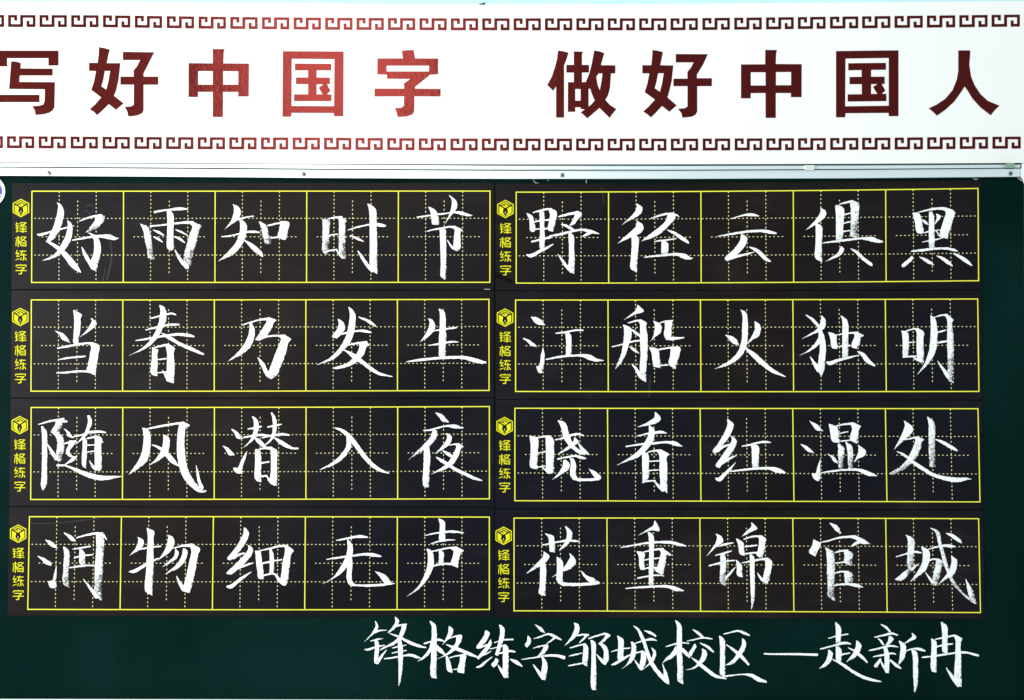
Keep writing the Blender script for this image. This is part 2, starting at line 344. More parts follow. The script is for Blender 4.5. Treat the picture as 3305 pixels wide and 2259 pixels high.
DATA = r'''
@ A1 100 605 3.7484
#L1-1
311,180 327,215 322,290 295,400 250,520 186,645 / 311,180 352,195 392,255 397,330 362,480 300,600 238,658
186,648,12 250,682,30 330,735,45 420,820,62 500,920,74 550,975,60 602,1027,10
438,392 447,450 420,580 360,700 300,790 220,845 125,888 / 438,392 490,435 503,500 488,620 440,710 360,805 260,862 125,888
73,566,8 105,572,30 200,548,22 300,518,18 420,488,16 522,464,6
585,407,8 680,370,20 780,345,25 850,335,25
780,345 770,400 710,480 660,548 / 850,325 902,352 830,480 740,525 660,548 *
685,540 745,600 765,690 752,820 720,890 740,970 775,1012 / 685,540 790,585 835,660 845,780 820,900 795,990 775,1012
613,722,8 650,800,35 700,890,45 760,975,60
498,637,12 600,620,20 740,597,22 860,590,38 960,600,56 1015,618,34 1058,614,8
#L1-2
1495,298,26 1600,278,20 1700,266,22 1780,258,36 1840,258,30 1897,263,10
1642,288 1650,400 1645,600 1645,735 1700,765 / 1642,280 1700,290 1725,330 1725,500 1725,650 1728,750 1700,765
1322,440 1350,500 1375,620 1405,800 1408,848 / 1322,436 1415,470 1450,560 1475,700 1500,830 1508,880 *
1440,468,16 1600,452,18 1750,435,22 1900,422,28 1960,425,35
1905,430 1950,470 1920,560 1880,700 1840,860 1855,945 1905,990 / 1940,412 2070,460 2045,500 2020,620 1985,760 1950,920 1915,990 *
1742,752,6 1775,820,30 1820,890,40 1890,965,50
1480,515,10 1540,540,30 1605,577,14
1480,595,10 1540,625,28 1592,660,12
1752,508,10 1820,540,24 1888,575,12
1735,593,10 1800,622,30 1860,667,10
@ B1 690 605 3.7484
#L1-3
228,200 245,260 225,360 190,430 127,512 / 228,200 285,225 322,260 322,330 295,390 200,455 127,512
300,385,20 380,362,18 482,346,10
95,595,10 200,585,16 310,560,18 400,540,20 490,535,28 555,543,10
310,390 318,440 312,550 270,660 190,760 50,895 / 310,388 375,415 400,470 390,580 340,700 240,810 50,895
372,638,10 440,690,45 520,760,58 570,805,45 593,838,10
545,413 570,480 590,580 612,680 / 545,410 635,450 665,540 700,630 705,690 *
650,462,16 720,445,18 800,428,20
803,410 800,480 775,600 850,635 / 820,405 912,420 900,520 875,630 850,636
690,612,14 740,605,18 800,600,20
#L1-4
1312,382 1315,500 1312,650 1310,780 1370,815 / 1320,380 1405,400 1400,520 1405,680 1400,790 1370,815 *
1380,382,16 1440,368,18 1500,360,25 1550,362,30
1505,355 1512,420 1512,600 1515,820 1560,860 / 1550,352 1617,402 1597,420 1600,600 1603,760 1605,860 *
1395,580,14 1440,572,18 1500,565,12
1350,778,12 1420,760,18 1490,750,14
1480,750,14 1520,810,22 1560,850,25
1622,515,10 1720,485,18 1800,465,18 1900,447,20 1990,450,40 2050,462,36 2078,462,18
1650,580,10 1740,620,28 1812,652,12
1858,197 1880,280 1885,500 1888,760 1890,960 1940,1030 1980,1047 / 1858,195 1920,220 1960,265 1968,420 1975,620 1980,850 1982,1047
1745,768,12 1790,840,32 1850,930,40 1920,1010,40
@ C1 1270 605 4.8121
#L1-5
365,460,18 480,447,22 600,430,22 720,413,26 860,398,22 960,385,32 1060,400,50 1170,432,32 1222,434,8
540,305 575,380 585,470 598,575 / 540,298 650,345 690,430 705,500 720,582
860,118 905,190 900,290 880,380 830,500 785,592 / 868,116 960,190 992,260 970,350 900,430 785,592
522,680,12 620,655,22 760,630,22 880,610,25 960,612,30
895,625 945,650 940,760 930,900 930,960 990,990 / 960,600 1080,663 1045,680 1045,800 1040,960 990,990
835,815,8 880,890,30 930,950,35
715,640 722,800 730,1000 733,1200 735,1390 790,1430 / 740,630 805,650 815,780 820,1000 822,1200 820,1425
@ D1 1655 605 3.7484
#R1-1
165,310 200,390 212,530 245,540 / 165,308 240,345 258,420 278,520 245,540
245,305,12 330,280,22 420,262,24 470,262,25
432,275 452,320 440,400 425,515 485,535 / 460,252 530,290 520,400 500,500 485,535
265,415,16 340,400,18 450,392,14
260,505,14 350,500,18 440,495,20
320,290 328,400 330,550 330,740 385,768 / 345,280 378,310 380,450 388,600 388,765
228,655,20 300,640,24 380,620,26 460,600,30
490,685,8 420,725,24 320,775,32 220,825,44 168,815,14
552,355,14 660,325,28 780,300,30
740,305 745,345 715,410 685,460 / 790,282 838,322 800,370 740,450 705,465
590,445,14 650,465,30 700,495,32 755,518,12
445,588,14 540,573,28 700,535,26 840,510,26 930,530,40 1045,560,10
845,592,8 890,570,30 960,540,30
670,545 680,700 680,850 675,1000 735,1043 / 680,535 735,580 742,720 752,900 745,1043
545,808,6 600,885,30 650,955,35 710,1015,40
#R1-2
1498,195 1495,260 1440,340 1370,405 1315,458 / 1498,192 1565,240 1562,300 1500,355 1400,405 1315,458
1503,403 1495,460 1430,530 1350,600 1265,680 / 1503,400 1580,460 1570,530 1480,585 1370,630 1265,680
1435,580 1438,700 1430,850 1425,980 1500,1025 / 1435,570 1520,600 1518,750 1510,900 1505,1025
1672,373,10 1760,345,20 1860,318,25 1940,320,30
1940,330,24 1985,335,16 2012,357,8
1880,315 1850,400 1760,490 1650,570 1550,655 / 1960,310 1970,360 1860,490 1740,590 1550,655
1872,515,12 1950,550,32 2050,615,42 2110,655,34 2130,675,8
1715,652,10 1800,640,16 1900,630,16 1980,620,10
1800,650 1798,720 1795,800 / 1830,642 1878,670 1885,800
1592,845,12 1700,830,20 1850,818,24 1980,808,32 2080,835,60 2130,855,36 2178,855,6
@ E1 2250 605 3.7484
#R1-3
415,377,8 500,352,14 580,332,22 670,330,34 748,345,8
245,590,6 380,568,20 560,540,26 720,525,28 830,530,36 900,545,34 958,555,16
535,562 515,650 440,750 330,860 365,890 / 535,558 605,605 590,690 520,780 430,870 365,890
380,872,20 480,835,28 600,805,22 690,782,8
635,722,12 700,750,36 770,800,44 830,865,40 892,895,8
#R1-4
1492,243 1490,300 1450,370 1390,440 1310,518 / 1492,243 1560,290 1555,345 1500,405 1430,455 1310,518
1432,435 1435,600 1428,740 1425,850 1510,902 / 1440,432 1505,460 1510,650 1512,780 1515,900
1728,200,12 1800,182,22 1880,165,28
1670,215 1680,350 1680,500 1675,632 / 1690,212 1772,245 1775,400 1772,520 1770,628
1850,190 1858,300 1855,480 1850,590 1900,608 / 1890,152 1965,195 1955,350 1958,500 1960,595 *
1775,330,14 1820,318,16 1860,312,14
1770,432,14 1820,420,16 1860,412,12
1755,535,14 1820,525,16 1860,518,14
1518,672,8 1650,655,22 1850,630,24 2000,615,26 2120,628,55 2200,652,36 2248,655,10
1742,708 1700,790 1620,850 1548,897 / 1742,708 1778,740 1750,805 1650,860 1548,897
1858,738,8 1930,785,32 2020,870,38 2110,935,32 2118,945,10
@ F1 2840 605 4.8121
#R1-5
505,392 540,520 575,700 640,720 / 560,388 610,405 650,520 680,700 645,722
590,385,12 720,355,26 880,328,34 1000,325,36
930,340 1020,375 985,520 935,750 1050,800 / 1020,305 1168,378 1140,480 1100,640 1050,800
875,675,14 920,740,22 975,785,20
652,495,8 700,535,40 755,580,14
875,405 880,480 840,570 / 890,408 948,450 850,575
760,380 762,550 758,750 762,935 / 800,375 835,430 845,640 858,930
675,705,12 760,685,22 935,658,10
660,847,12 800,822,22 945,792,12
487,993,16 640,975,36 850,950,32 1060,950,34 1160,975,36 1207,988,8
500,1060 430,1120 335,1210 345,1235 / 500,1060 518,1100 450,1180 370,1248
612,1077,8 700,1120,44 780,1170,44 837,1203,10
880,1058,8 960,1095,40 1060,1165,55 1128,1223,10
1135,1022,8 1230,1070,44 1350,1150,54 1430,1213,14
@ A2 100 955 3.7484
#L2-1
510,180 520,240 522,350 515,480 512,572 575,580 / 518,170 625,232 605,250 602,340 598,430 580,500 578,580
290,422 350,480 375,525 430,550 480,572 / 290,420 380,450 430,490 480,572
718,278 738,290 710,360 660,430 582,505 / 738,270 798,330 785,360 700,430 582,505
320,632,16 430,612,22 560,588,24 680,572,22 760,572,20
690,585 725,600 715,700 690,830 676,905 770,955 / 750,565 828,600 820,690 800,820 785,930 770,955
332,770,10 440,752,20 560,738,22 658,730,14
310,932,12 430,925,20 580,912,22 700,918,24 775,945,26
#L2-2
1550,110 1565,170 1550,300 1510,420 1440,540 1330,640 1187,720 / 1562,110 1610,135 1637,190 1635,290 1590,400 1510,530 1400,630 1187,722
1440,270,12 1530,252,20 1620,228,16 1700,212,22 1755,228,12
1388,412,12 1500,385,22 1620,358,20 1720,345,26 1795,348,14
1268,540,10 1400,520,22 1560,492,26 1720,470,28 1800,466,32 1900,475,36 1972,492,20
1578,450,6 1650,490,36 1800,580,38 1960,650,40 2087,706,20
1465,622 1462,750 1455,945 1530,970 / 1475,620 1545,655 1530,680 1535,830 1532,968
1490,628,12 1570,605,22 1650,592,30
1630,610 1645,700 1643,900 1645,1025 1728,1058 / 1670,582 1750,640 1732,660 1735,800 1740,900 1728,1058
1515,772,10 1580,765,16 1645,755,12
1520,930,12 1640,920,16
1590,900,8 1625,950,30 1660,1020,40
@ B2 690 955 3.7484
#L2-3
345,352,12 460,315,16 560,288,20 680,275,30
610,285 640,300 610,360 550,460 500,530 560,540 / 670,255 765,297 735,310 700,390 640,490 560,540
560,520,22 650,490,18 760,480,20 860,480,26
780,490 812,515 790,590 740,710 660,915 630,965 695,1005 / 850,465 938,525 905,560 870,700 820,840 765,960 700,1005
525,738 575,850 640,980 690,1005 / 525,738 600,800 665,915 750,975
430,330 430,420 395,530 320,650 165,795 / 460,328 495,400 490,490 460,590 370,690 165,797
#L2-4
1500,280 1512,340 1480,420 1425,495 1495,515 / 1502,278 1555,305 1590,370 1560,450 1495,515
1480,475,16 1590,450,20 1690,430,16 1790,420,28 1850,430,34 1902,442,18
1625,135 1645,200 1635,330 1600,480 1520,630 1400,750 1255,830 / 1635,133 1700,190 1717,270 1700,420 1650,570 1550,680 1440,770 1255,835
1755,255,10 1850,295,32 1900,325,34 1960,368,10
1580,603,8 1680,582,18 1760,568,24 1850,560,28
1760,570 1760,630 1710,720 1620,810 1432,875 1500,887 / 1845,550 1885,595 1850,610 1820,700 1740,790 1620,860 1480,887
1580,655,10 1640,690,34 1720,745,60 1800,800,44 1900,880,44 2000,940,34 2160,975,8
@ C2 1270 955 4.8121
#L2-5
535,355 560,400 530,530 410,720 / 545,348 610,375 650,460 640,520 560,620 410,720
595,548,12 700,530,22 820,512,24 980,490,20
550,768,14 700,745,26 830,722,26 940,712,24 1005,716,10
700,205 718,260 715,500 705,700 702,940 / 715,200 780,235 810,320 812,480 822,640 815,800 820,940
203,1022,10 400,995,36 680,968,38 900,955,40 1100,958,50 1280,1005,64 1400,1030,40 1440,1025,12
@ D2 1655 955 3.7484
#R2-1
222,262 270,325 320,350 395,352 / 225,250 290,260 350,295 395,352
122,520 170,550 220,600 290,618 / 130,508 190,525 240,560 300,605
362,625 340,720 315,850 280,845 310,932 / 365,625 380,680 385,770 370,880 355,935
522,452,14 620,440,20 760,415,20 852,415,12
635,440 645,560 638,720 / 680,440 708,480 710,600 720,720
400,768,10 560,738,24 760,720,24 860,722,36 930,745,64 1010,775,34 1100,780,6
#R2-2
1508,110 1490,170 1420,230 1345,288 / 1515,108 1590,185 1490,220 1345,290
1395,328,10 1470,305,18 1550,295,22
1332,350 1345,400 1335,580 1310,700 1240,885 / 1340,348 1425,385 1440,470 1400,600 1370,710 1310,810 1240,888
1500,290 1535,330 1540,480 1545,700 1545,990 1615,1045 / 1550,283 1625,325 1615,350 1630,500 1632,700 1615,900 1615,1045
1430,400,6 1480,440,34 1545,490,26
1410,612,6 1460,645,32 1527,695,8
1200,615,10 1330,585,16 1440,553,20 1545,538,20
1438,822,6 1490,880,30 1550,980,40 1600,1020,30
1700,300 1718,350 1710,450 1690,510 1660,553 / 1705,298 1790,345 1795,440 1730,490 1660,555
1770,330,10 1850,308,18 1930,300,20
1840,300 1838,400 1828,470 1850,520 1900,535 / 1930,292 1930,320 1920,400 1920,500 1900,535
1860,515,40 1920,515,40 2000,512,28 2070,503,12
1650,620 1680,700 1690,800 1700,855 / 1655,620 1760,645 1775,720 1790,830 1800,875
1765,648,16 1850,635,20 1930,622,24
1910,625 1905,720 1885,830 1970,885 / 1935,612 2030,620 2015,720 1985,830 1970,885
1770,842,12 1880,835,14
@ E2 2250 955 3.7484
#R2-3
525,165 548,230 545,400 540,520 500,660 430,750 330,820 212,882 / 528,163 595,205 612,290 615,420 608,550 570,680 480,780 370,845 212,884
338,470 390,530 430,575 510,598 / 338,470 440,495 480,530 512,598
693,308 700,400 660,490 598,582 / 697,306 750,340 772,385 750,480 680,530 598,590
580,630,16 680,710,58 800,820,56 920,910,44 1068,975,10
#R2-4
1315,230,8 1400,290,34 1470,370,30
1505,240 1495,310 1450,400 1370,455 1268,517 / 1515,238 1555,300 1552,370 1520,410 1400,465 1268,520
1465,400 1470,500 1485,620 1470,760 1462,900 1500,972 / 1500,400 1540,490 1558,620 1550,760 1540,900 1505,972
1470,500 1420,580 1340,660 1240,718 / 1500,560 1440,620 1370,665 1240,720
1367,735,6 1420,820,40 1480,900,70
1585,440 1610,510 1630,630 1690,640 / 1590,438 1675,465 1695,560 1705,630
1680,472,12 1800,455,18 1900,445,22 1940,445,24
1890,445 1905,480 1865,590 1870,620 1930,640 / 1925,432 2025,483 1985,490 1975,570 1930,640
1735,240 1755,300 1755,500 1755,740 / 1750,240 1810,285 1830,340 1830,500 1830,750
1680,615,14 1850,600,18
1960,715,8 1850,742,24 1700,780,34 1600,815,46 1567,800,14
1940,670,8 2000,705,44 2070,790,52 2152,845,16
@ F2 2840 955 4.8121
#R2-5
333,540 350,640 350,950 / 345,537 435,570 448,680 440,940 420,955
395,550,14 490,520,22 570,508,24
540,510 568,560 567,750 575,930 590,1010 675,1035 / 590,500 680,555 675,700 685,850 685,1025
420,735,20 470,720,18 543,716,12
360,950,18 470,940,22 580,940,24
520,955,12 570,985,30 640,1020,30
785,300 790,460 780,680 760,850 690,1050 580,1220 / 785,300 855,345 885,450 895,640 870,850 800,990 720,1090 580,1225
835,335,12 950,300,20 1050,290,26
990,300 1035,350 1040,700 1050,1000 1055,1310 1145,1355 / 1050,280 1155,380 1130,395 1145,600 1155,900 1162,1200 1150,1360 *
870,570,14 950,550,26 1030,530,10
850,738,14 950,715,30 1040,705,20
895,1010,8 970,1120,40 1060,1250,70
@ A3 100 1305 3.7484
#L3-1
90,242,10 200,210,20 300,190,22 400,175,20
350,195,30 400,205,26 435,207,20
300,200 290,250 233,335 290,345 / 400,180 385,230 365,320 340,345 *
233,335 285,370 315,440 310,550 290,640 340,700 / 330,325 385,390 410,480 400,600 370,695 340,702 *
195,478,8 250,570,40 310,660,44
122,268 132,350 135,500 130,800 122,1000 140,1038 / 140,262 190,330 195,450 195,800 192,980 150,1038
395,295 430,340 450,390 520,408 / 400,292 455,325 490,370 522,400
680,135 690,200 670,290 620,390 525,495 / 710,132 742,210 710,300 650,400 528,495
520,385,14 600,375,18 700,340,26 840,330,28 905,340,12
400,475,16 460,460,20 540,450,36
465,435 450,500 425,550 430,600 470,635 560,632 / 540,440 520,490 470,560 475,590 510,625 560,625
500,640 450,690 395,735 / 560,630 520,680 400,740
315,738,22 420,742,20 550,795,36 680,850,56 860,890,56 1000,880,30 1095,872,6
630,395 625,500 622,750 665,772 / 650,400 675,430 675,560 672,770
680,410,18 740,400,20 800,390,30
770,390 770,500 770,700 775,770 825,808 / 830,385 862,415 850,480 858,700 858,790 825,808
855,445,20 872,460,8
680,495,14 770,488,12
680,575,12 770,565,14
708,682,8 740,740,30 790,790,34
#L3-2
1345,285 1362,360 1355,500 1320,640 1180,850 / 1350,283 1410,300 1448,380 1445,500 1410,680 1310,770 1185,852
1400,298,14 1550,268,24 1720,238,24 1850,222,26
1795,220 1775,350 1765,550 1785,720 1840,880 1950,1010 2040,1065 2110,1062 / 1850,210 1928,260 1880,270 1860,380 1865,600 1900,780 2000,950 2070,1015 2133,1045
1998,738,6 2015,820,24 2035,930,36 2070,1010,44
1600,375 1600,450 1575,560 1510,660 1425,742 / 1620,370 1670,400 1675,500 1640,600 1560,670 1428,745
1463,488,8 1560,530,36 1650,610,54 1720,690,56 1785,745,14
@ B3 690 1305 3.7484
#L3-3
210,300 250,350 280,410 360,417 / 225,295 280,330 330,385 360,417
108,505 150,560 180,612 258,617 / 120,500 185,535 230,580 258,617
405,562 340,660 285,770 230,767 270,830 350,838 / 405,562 385,650 355,740 350,800 350,838
462,148 482,200 478,330 440,430 360,520 / 480,143 530,190 545,270 515,380 440,470 362,522
412,298,12 500,285,22 580,268,12
360,400,14 450,385,22 560,370,28 660,378,18
490,400,20 550,450,50 600,498,40 632,520,20
690,100 710,180 710,330 680,420 580,525 / 705,97 750,160 762,260 740,380 690,450 582,527
652,275,18 730,260,22 820,240,10
585,405,12 680,380,20 760,368,26 850,362,28 915,372,14
730,400,12 800,450,44 880,500,44 960,532,22 1020,532,18
498,545 500,700 503,915 575,940 / 520,538 562,570 575,700 575,938
545,545,14 620,530,22 700,530,40
680,535 690,600 690,800 685,940 765,985 / 720,525 768,560 765,700 770,850 768,985
560,712,18 668,695,18
575,872,20 640,862,22
640,865,16 690,940,30 740,970,30
#L3-4
1465,285,12 1530,305,30 1610,360,50 1700,465,54 1800,600,52 1900,715,48 2000,790,40 2118,832,12
1605,395 1605,490 1560,580 1450,690 1280,790 / 1660,430 1660,510 1600,620 1450,735 1290,795
@ C3 1270 1305 4.8121
#L3-5
650,130 710,200 760,262 860,282 / 665,127 750,155 820,220 865,272
467,405,14 560,400,24 700,362,26 830,335,26 950,342,60 1040,360,30 1088,362,8
615,380 570,500 470,620 350,740 230,862 / 630,378 685,430 670,520 580,640 420,750 232,862 *
475,650 470,800 465,1000 465,1270 540,1288 / 545,640 560,700 572,820 560,1000 555,1280
820,448 830,530 760,640 640,770 / 830,447 905,500 890,590 800,680 645,772
860,635,12 940,620,20 1020,615,26
955,620 975,650 940,750 830,920 700,1010 580,1085 / 1020,605 1095,660 1060,670 1010,800 920,935 750,1030 585,1085
765,725,12 820,750,40 890,800,44 920,820,20
665,818,12 740,870,46 850,935,46 960,1010,50 1100,1075,48 1250,1145,44 1375,1182,12
@ D3 1655 1305 3.7484
#R3-1
200,382 215,480 215,600 210,760 290,785 / 210,382 300,405 305,560 300,780
285,408,12 360,390,18 440,385,24
395,390 400,500 402,700 400,800 440,835 / 440,375 490,415 500,560 498,700 495,835 440,838
305,590,12 400,570,14
295,760,14 390,745,14
360,760,10 400,800,20 440,830,24
543,195 580,270 620,410 680,500 760,570 820,605 940,605 / 560,192 640,225 680,350 740,490 800,540 870,575 940,605
800,480,20 840,540,36 900,590,30
513,430,12 600,410,20 700,375,26 780,358,26 857,375,12
745,400 730,450 650,520 535,605 / 755,400 800,460 740,500 670,550 540,608
540,662,14 650,640,22 760,625,24 830,645,34 888,655,10
610,675 605,740 560,820 480,907 / 640,670 688,720 680,780 600,840 485,910
690,650 700,720 695,860 730,910 800,925 / 735,655 765,720 765,850 790,890 830,895
780,912,34 900,912,30 1040,905,28
918,778 960,840 1000,890 1060,905 / 920,778 1020,825 1080,885 1060,905
#R3-2
1718,95 1715,150 1640,210 1503,275 / 1730,95 1790,155 1780,200 1700,240 1503,277
1515,380,12 1620,355,18 1740,340,30 1800,335,30 1862,350,8
1645,255 1645,350 1600,450 1520,560 1400,650 1260,735 / 1660,255 1710,300 1700,440 1620,550 1500,650 1400,685 1262,737
1368,510,12 1500,490,22 1700,470,24 1880,460,30 1960,475,50 2050,507,8
1565,575 1565,700 1570,850 1568,950 / 1590,575 1640,600 1645,750 1640,920 1600,945
1630,580,10 1720,560,22 1800,560,30
1740,565 1770,610 1775,800 1782,950 1790,1010 1870,1075 / 1800,550 1905,610 1870,620 1870,750 1872,950 1872,1075
1640,690,14 1770,682,14
1640,800,14 1765,793,14
1568,945,14 1640,928,18 1725,922,14
1718,930,8 1760,985,34 1820,1040,40
@ E3 2250 1305 3.7484
#R3-3
365,178 365,250 300,400 240,490 183,575 220,602 / 375,178 438,230 435,290 350,450 250,550 222,602
240,570,34 300,520,34 380,490,20 440,480,20
410,380 420,430 370,520 280,650 218,745 275,770 / 425,385 480,440 478,480 400,610 320,710 275,770
270,730,40 330,690,34 400,650,26 475,620,8
465,700,4 400,780,30 320,860,40 265,910,50 225,895,20
543,505,12 640,490,20 740,462,22 830,455,26 890,463,10
655,490 660,600 665,765 / 720,485 750,520 748,640 748,765
400,812,14 550,792,22 750,775,26 880,775,36 960,795,60 1030,815,40 1070,828,10
#R3-4
1358,198 1400,260 1440,310 1530,325 / 1362,198 1450,240 1490,280 1530,325
1248,480 1290,520 1330,565 1425,592 / 1255,480 1330,505 1380,545 1425,592
1493,655 1455,760 1430,840 1388,830 1410,900 1465,932 / 1493,655 1490,780 1500,870 1490,910 1465,932
1593,237 1610,330 1635,450 1725,468 / 1598,235 1700,280 1715,400 1728,465
1680,262,14 1780,240,20 1880,230,24
1840,235 1875,280 1850,430 1935,475 / 1900,220 1985,268 1965,290 1940,475
1710,355,12 1825,330,12
1730,445,12 1850,435,16
1703,480 1705,600 1705,770 / 1730,480 1780,520 1780,650 1770,780 *
1793,455 1815,560 1825,780 / 1800,453 1875,500 1895,640 1895,780 *
1575,597 1620,640 1650,690 1705,715 / 1580,597 1650,630 1700,690 1705,710
1950,495 1955,550 1900,700 / 1960,495 2045,570 2020,630 1960,650 1905,702
1505,828,10 1650,805,20 1830,790,22 1960,795,34 2080,840,50 2175,865,8
@ F3 2840 1305 4.8121
#R3-5
370,258 388,310 350,440 220,697 / 385,255 500,340 515,400 470,470 350,580 225,700
365,553,12 480,530,24 600,510,26
540,505 545,560 500,700 420,850 320,960 140,1075 195,1090 / 600,492 705,555 660,570 640,680 550,860 430,980 280,1070 195,1090 *
265,733,12 350,770,32 460,850,34 560,930,50 700,1020,54 820,1090,50 940,1130,54 1100,1165,72 1250,1170,60 1350,1155,34 1420,1163,8
730,195 752,270 755,500 755,750 765,970 / 745,190 850,280 858,500 865,700 880,980 *
862,545,14 960,580,44 1080,650,50 1150,690,44 1208,722,10
@ A4 85 1655 3.7484
#L4-1
228,325 265,370 300,410 380,430 / 235,325 310,345 350,380 382,428
133,525 190,575 230,620 305,642 / 140,522 210,545 270,580 305,605 305,642
360,650 335,740 310,830 265,825 290,905 355,910 / 365,650 365,760 358,850 375,875 355,910
450,242 510,300 545,340 598,345 / 460,238 520,265 580,305 598,340
445,410 455,500 445,700 440,860 520,905 / 455,408 515,450 525,600 515,700 525,900 *
610,303,14 720,270,20 830,250,26 925,245,14
840,250 845,400 830,600 820,850 820,1000 905,1062 / 930,250 945,300 935,600 925,850 915,1060 905,1062 *
930,265,30 975,328,6
560,440,10 660,425,18 775,405,16
575,550,10 650,525,18 800,507,14
640,440 640,540 640,620 700,655 / 655,435 710,480 715,560 720,655 *
520,665,12 650,645,22 780,635,16 850,640,14
690,800,6 750,880,24 810,960,40 850,1020,50
#L4-2
1345,293 1355,340 1320,430 1245,520 / 1350,293 1415,325 1420,380 1390,430 1245,520
1350,448,10 1460,425,18 1560,410,18 1630,405,12
1455,182 1468,280 1458,500 1450,700 1438,950 1520,1000 / 1465,182 1550,230 1540,300 1540,600 1535,800 1525,998
1245,712,16 1300,710,40 1400,655,36 1460,618,34 1600,548,8
1720,268 1710,350 1670,460 1588,580 / 1725,266 1780,300 1790,370 1750,460 1590,582
1755,435,8 1880,402,22 2010,390,40
1800,435 1790,520 1730,580 1645,655 / 1805,433 1845,480 1820,550 1750,600 1648,656
1895,430 1880,520 1820,620 1675,745 / 1905,428 1945,450 1940,540 1850,660 1675,747
1960,400 1995,440 1970,600 1935,760 1905,870 1890,940 1975,970 / 2005,378 2105,435 2080,500 2050,680 2010,880 1975,970
1818,765,6 1860,860,40 1910,930,60
@ B4 680 1655 3.7484
#L4-3
400,178 395,250 340,360 270,460 195,560 245,575 / 410,176 462,230 460,280 400,400 320,500 245,575
270,545,40 330,510,30 410,488,16
450,395 455,440 380,540 280,640 185,735 245,745 / 465,393 510,435 500,500 430,590 330,680 245,745
240,725,50 330,665,34 420,635,26 512,605,10
492,715,6 400,775,30 320,835,38 240,895,46 200,890,30
537,460 550,600 565,720 575,790 640,805 / 560,458 600,465 620,580 645,750 642,805
590,460,12 720,430,20 850,400,24 930,400,24
870,395 900,440 870,600 845,790 825,840 900,875 / 920,392 1008,458 975,500 955,650 930,850 905,878
708,430 715,580 708,735 / 735,428 760,500 768,600 765,735
632,610,18 740,585,22 862,567,14
640,755,16 770,740,22 840,830,40 900,865,40
#L4-4
1520,335,12 1640,312,20 1760,290,30 1830,288,32 1900,295,12
1650,325 1655,420 1630,540 1560,670 1480,780 1352,860 / 1665,322 1715,390 1715,500 1670,620 1580,730 1480,800 1355,862
1403,562,12 1560,540,22 1700,522,22 1860,502,28 1960,508,40 2063,528,14
1640,560 1650,680 1645,800 1690,880 1800,885 / 1710,520 1715,640 1705,780 1730,850 1820,872
1780,877,22 1900,880,26 2100,868,26 2225,855,8
1985,708 2050,780 2110,860 2200,865 / 1990,706 2100,745 2160,800 2200,850
@ C4 1270 1655 4.8121
#L4-5
485,355,14 640,318,22 800,298,26 940,292,36 1090,312,14
585,478,12 700,445,22 830,422,22 955,422,10
695,88 720,180 715,300 710,420 800,450 / 715,88 798,140 802,230 808,330 805,445
512,560 535,650 525,820 480,970 400,1120 320,1210 205,1300 / 520,555 590,590 625,680 625,800 590,920 520,1040 400,1180 207,1302
590,600,18 720,575,24 860,545,26 980,540,34
885,560 930,590 920,680 890,800 1000,855 / 980,525 1095,590 1050,620 1025,720 1000,855
705,580 705,690 700,790 / 735,575 780,620 780,720 778,790
600,830,20 720,802,26 860,790,32 920,800,36
@ D4 1655 1655 3.7484
#R4-1
355,388,10 440,375,16 560,350,20 680,335,28 808,347,12
388,250 430,300 440,400 443,470 / 395,248 490,280 505,350 520,480
630,165 655,230 640,330 560,455 / 645,160 715,230 718,300 650,400 565,460
372,470 370,520 310,590 165,732 / 378,468 443,520 400,600 290,670 168,734
330,610 330,750 325,880 315,980 395,1003 / 390,600 405,680 400,850 398,1003
683,492 695,530 660,600 590,690 475,778 / 690,490 758,560 755,620 700,680 610,710 478,780
530,535 535,700 530,820 580,870 660,885 / 540,533 605,590 608,700 610,830 660,855
600,860,44 700,868,34 850,865,32 1000,852,34 1040,845,30
820,700 860,770 930,840 1000,862 / 822,698 900,760 1000,800 1040,845
#R4-2
1715,95 1700,150 1630,200 1520,270 / 1722,95 1775,190 1770,225 1690,210 1520,274
1310,420,10 1450,395,20 1600,368,22 1780,355,26 1920,360,36 2020,385,34 2095,402,14
1630,230 1645,300 1650,500 1645,700 1645,880 / 1655,230 1700,270 1705,500 1705,700 1703,890
1498,468 1520,520 1530,620 1540,690 / 1510,465 1600,485 1590,560 1605,690
1580,475,12 1650,458,20 1760,440,24 1820,440,30
1770,440 1790,480 1770,580 1740,700 1790,730 / 1820,435 1930,515 1870,500 1850,620 1820,735
1575,575,14 1650,560,18 1780,545,14
1570,680,14 1650,665,20 1760,660,10
1705,660,10 1750,700,34 1810,730,40
1508,790,12 1640,768,22 1760,755,18 1830,765,8
1365,915,12 1550,900,22 1750,890,26 1880,892,34 1970,920,48 2070,943,6
@ E4 2250 1655 3.7484
#R4-3
225,255 240,290 220,370 115,520 / 230,252 300,290 318,350 250,400 118,522
245,408,10 340,380,22 440,362,10
222,515,14 320,490,20 417,460,12
145,640,14 270,608,22 380,582,18 460,575,10
280,500 280,650 275,850 345,885 / 345,495 355,600 355,750 355,870 *
470,570 480,650 485,760 550,780 / 475,568 540,630 545,700 555,778
465,655,6 410,720,24 350,790,24 345,820,10
650,120 660,160 600,220 535,288 / 665,120 730,190 680,220 538,292
470,312 500,400 515,500 575,520 / 480,310 555,355 570,430 580,520
565,320,12 660,290,20 760,282,24
740,290 750,340 735,450 720,510 790,542 / 780,270 842,328 825,350 820,450 790,542
580,408,18 725,392,16
575,495,16 720,478,16
710,490,12 760,530,30
547,605,12 650,585,20 760,565,22 850,555,26
820,570 830,620 810,720 800,830 850,855 / 860,545 908,590 895,700 870,830 850,855
730,725,6 770,790,28 830,840,36
635,505 640,700 645,900 655,1100 655,1165 / 660,500 690,540 695,700 700,900 695,1050 660,1168
#R4-4
1600,125 1640,170 1680,220 1742,252 / 1610,122 1690,150 1730,210 1745,245
1405,325 1390,400 1348,475 1420,525 / 1415,322 1492,370 1470,450 1430,527
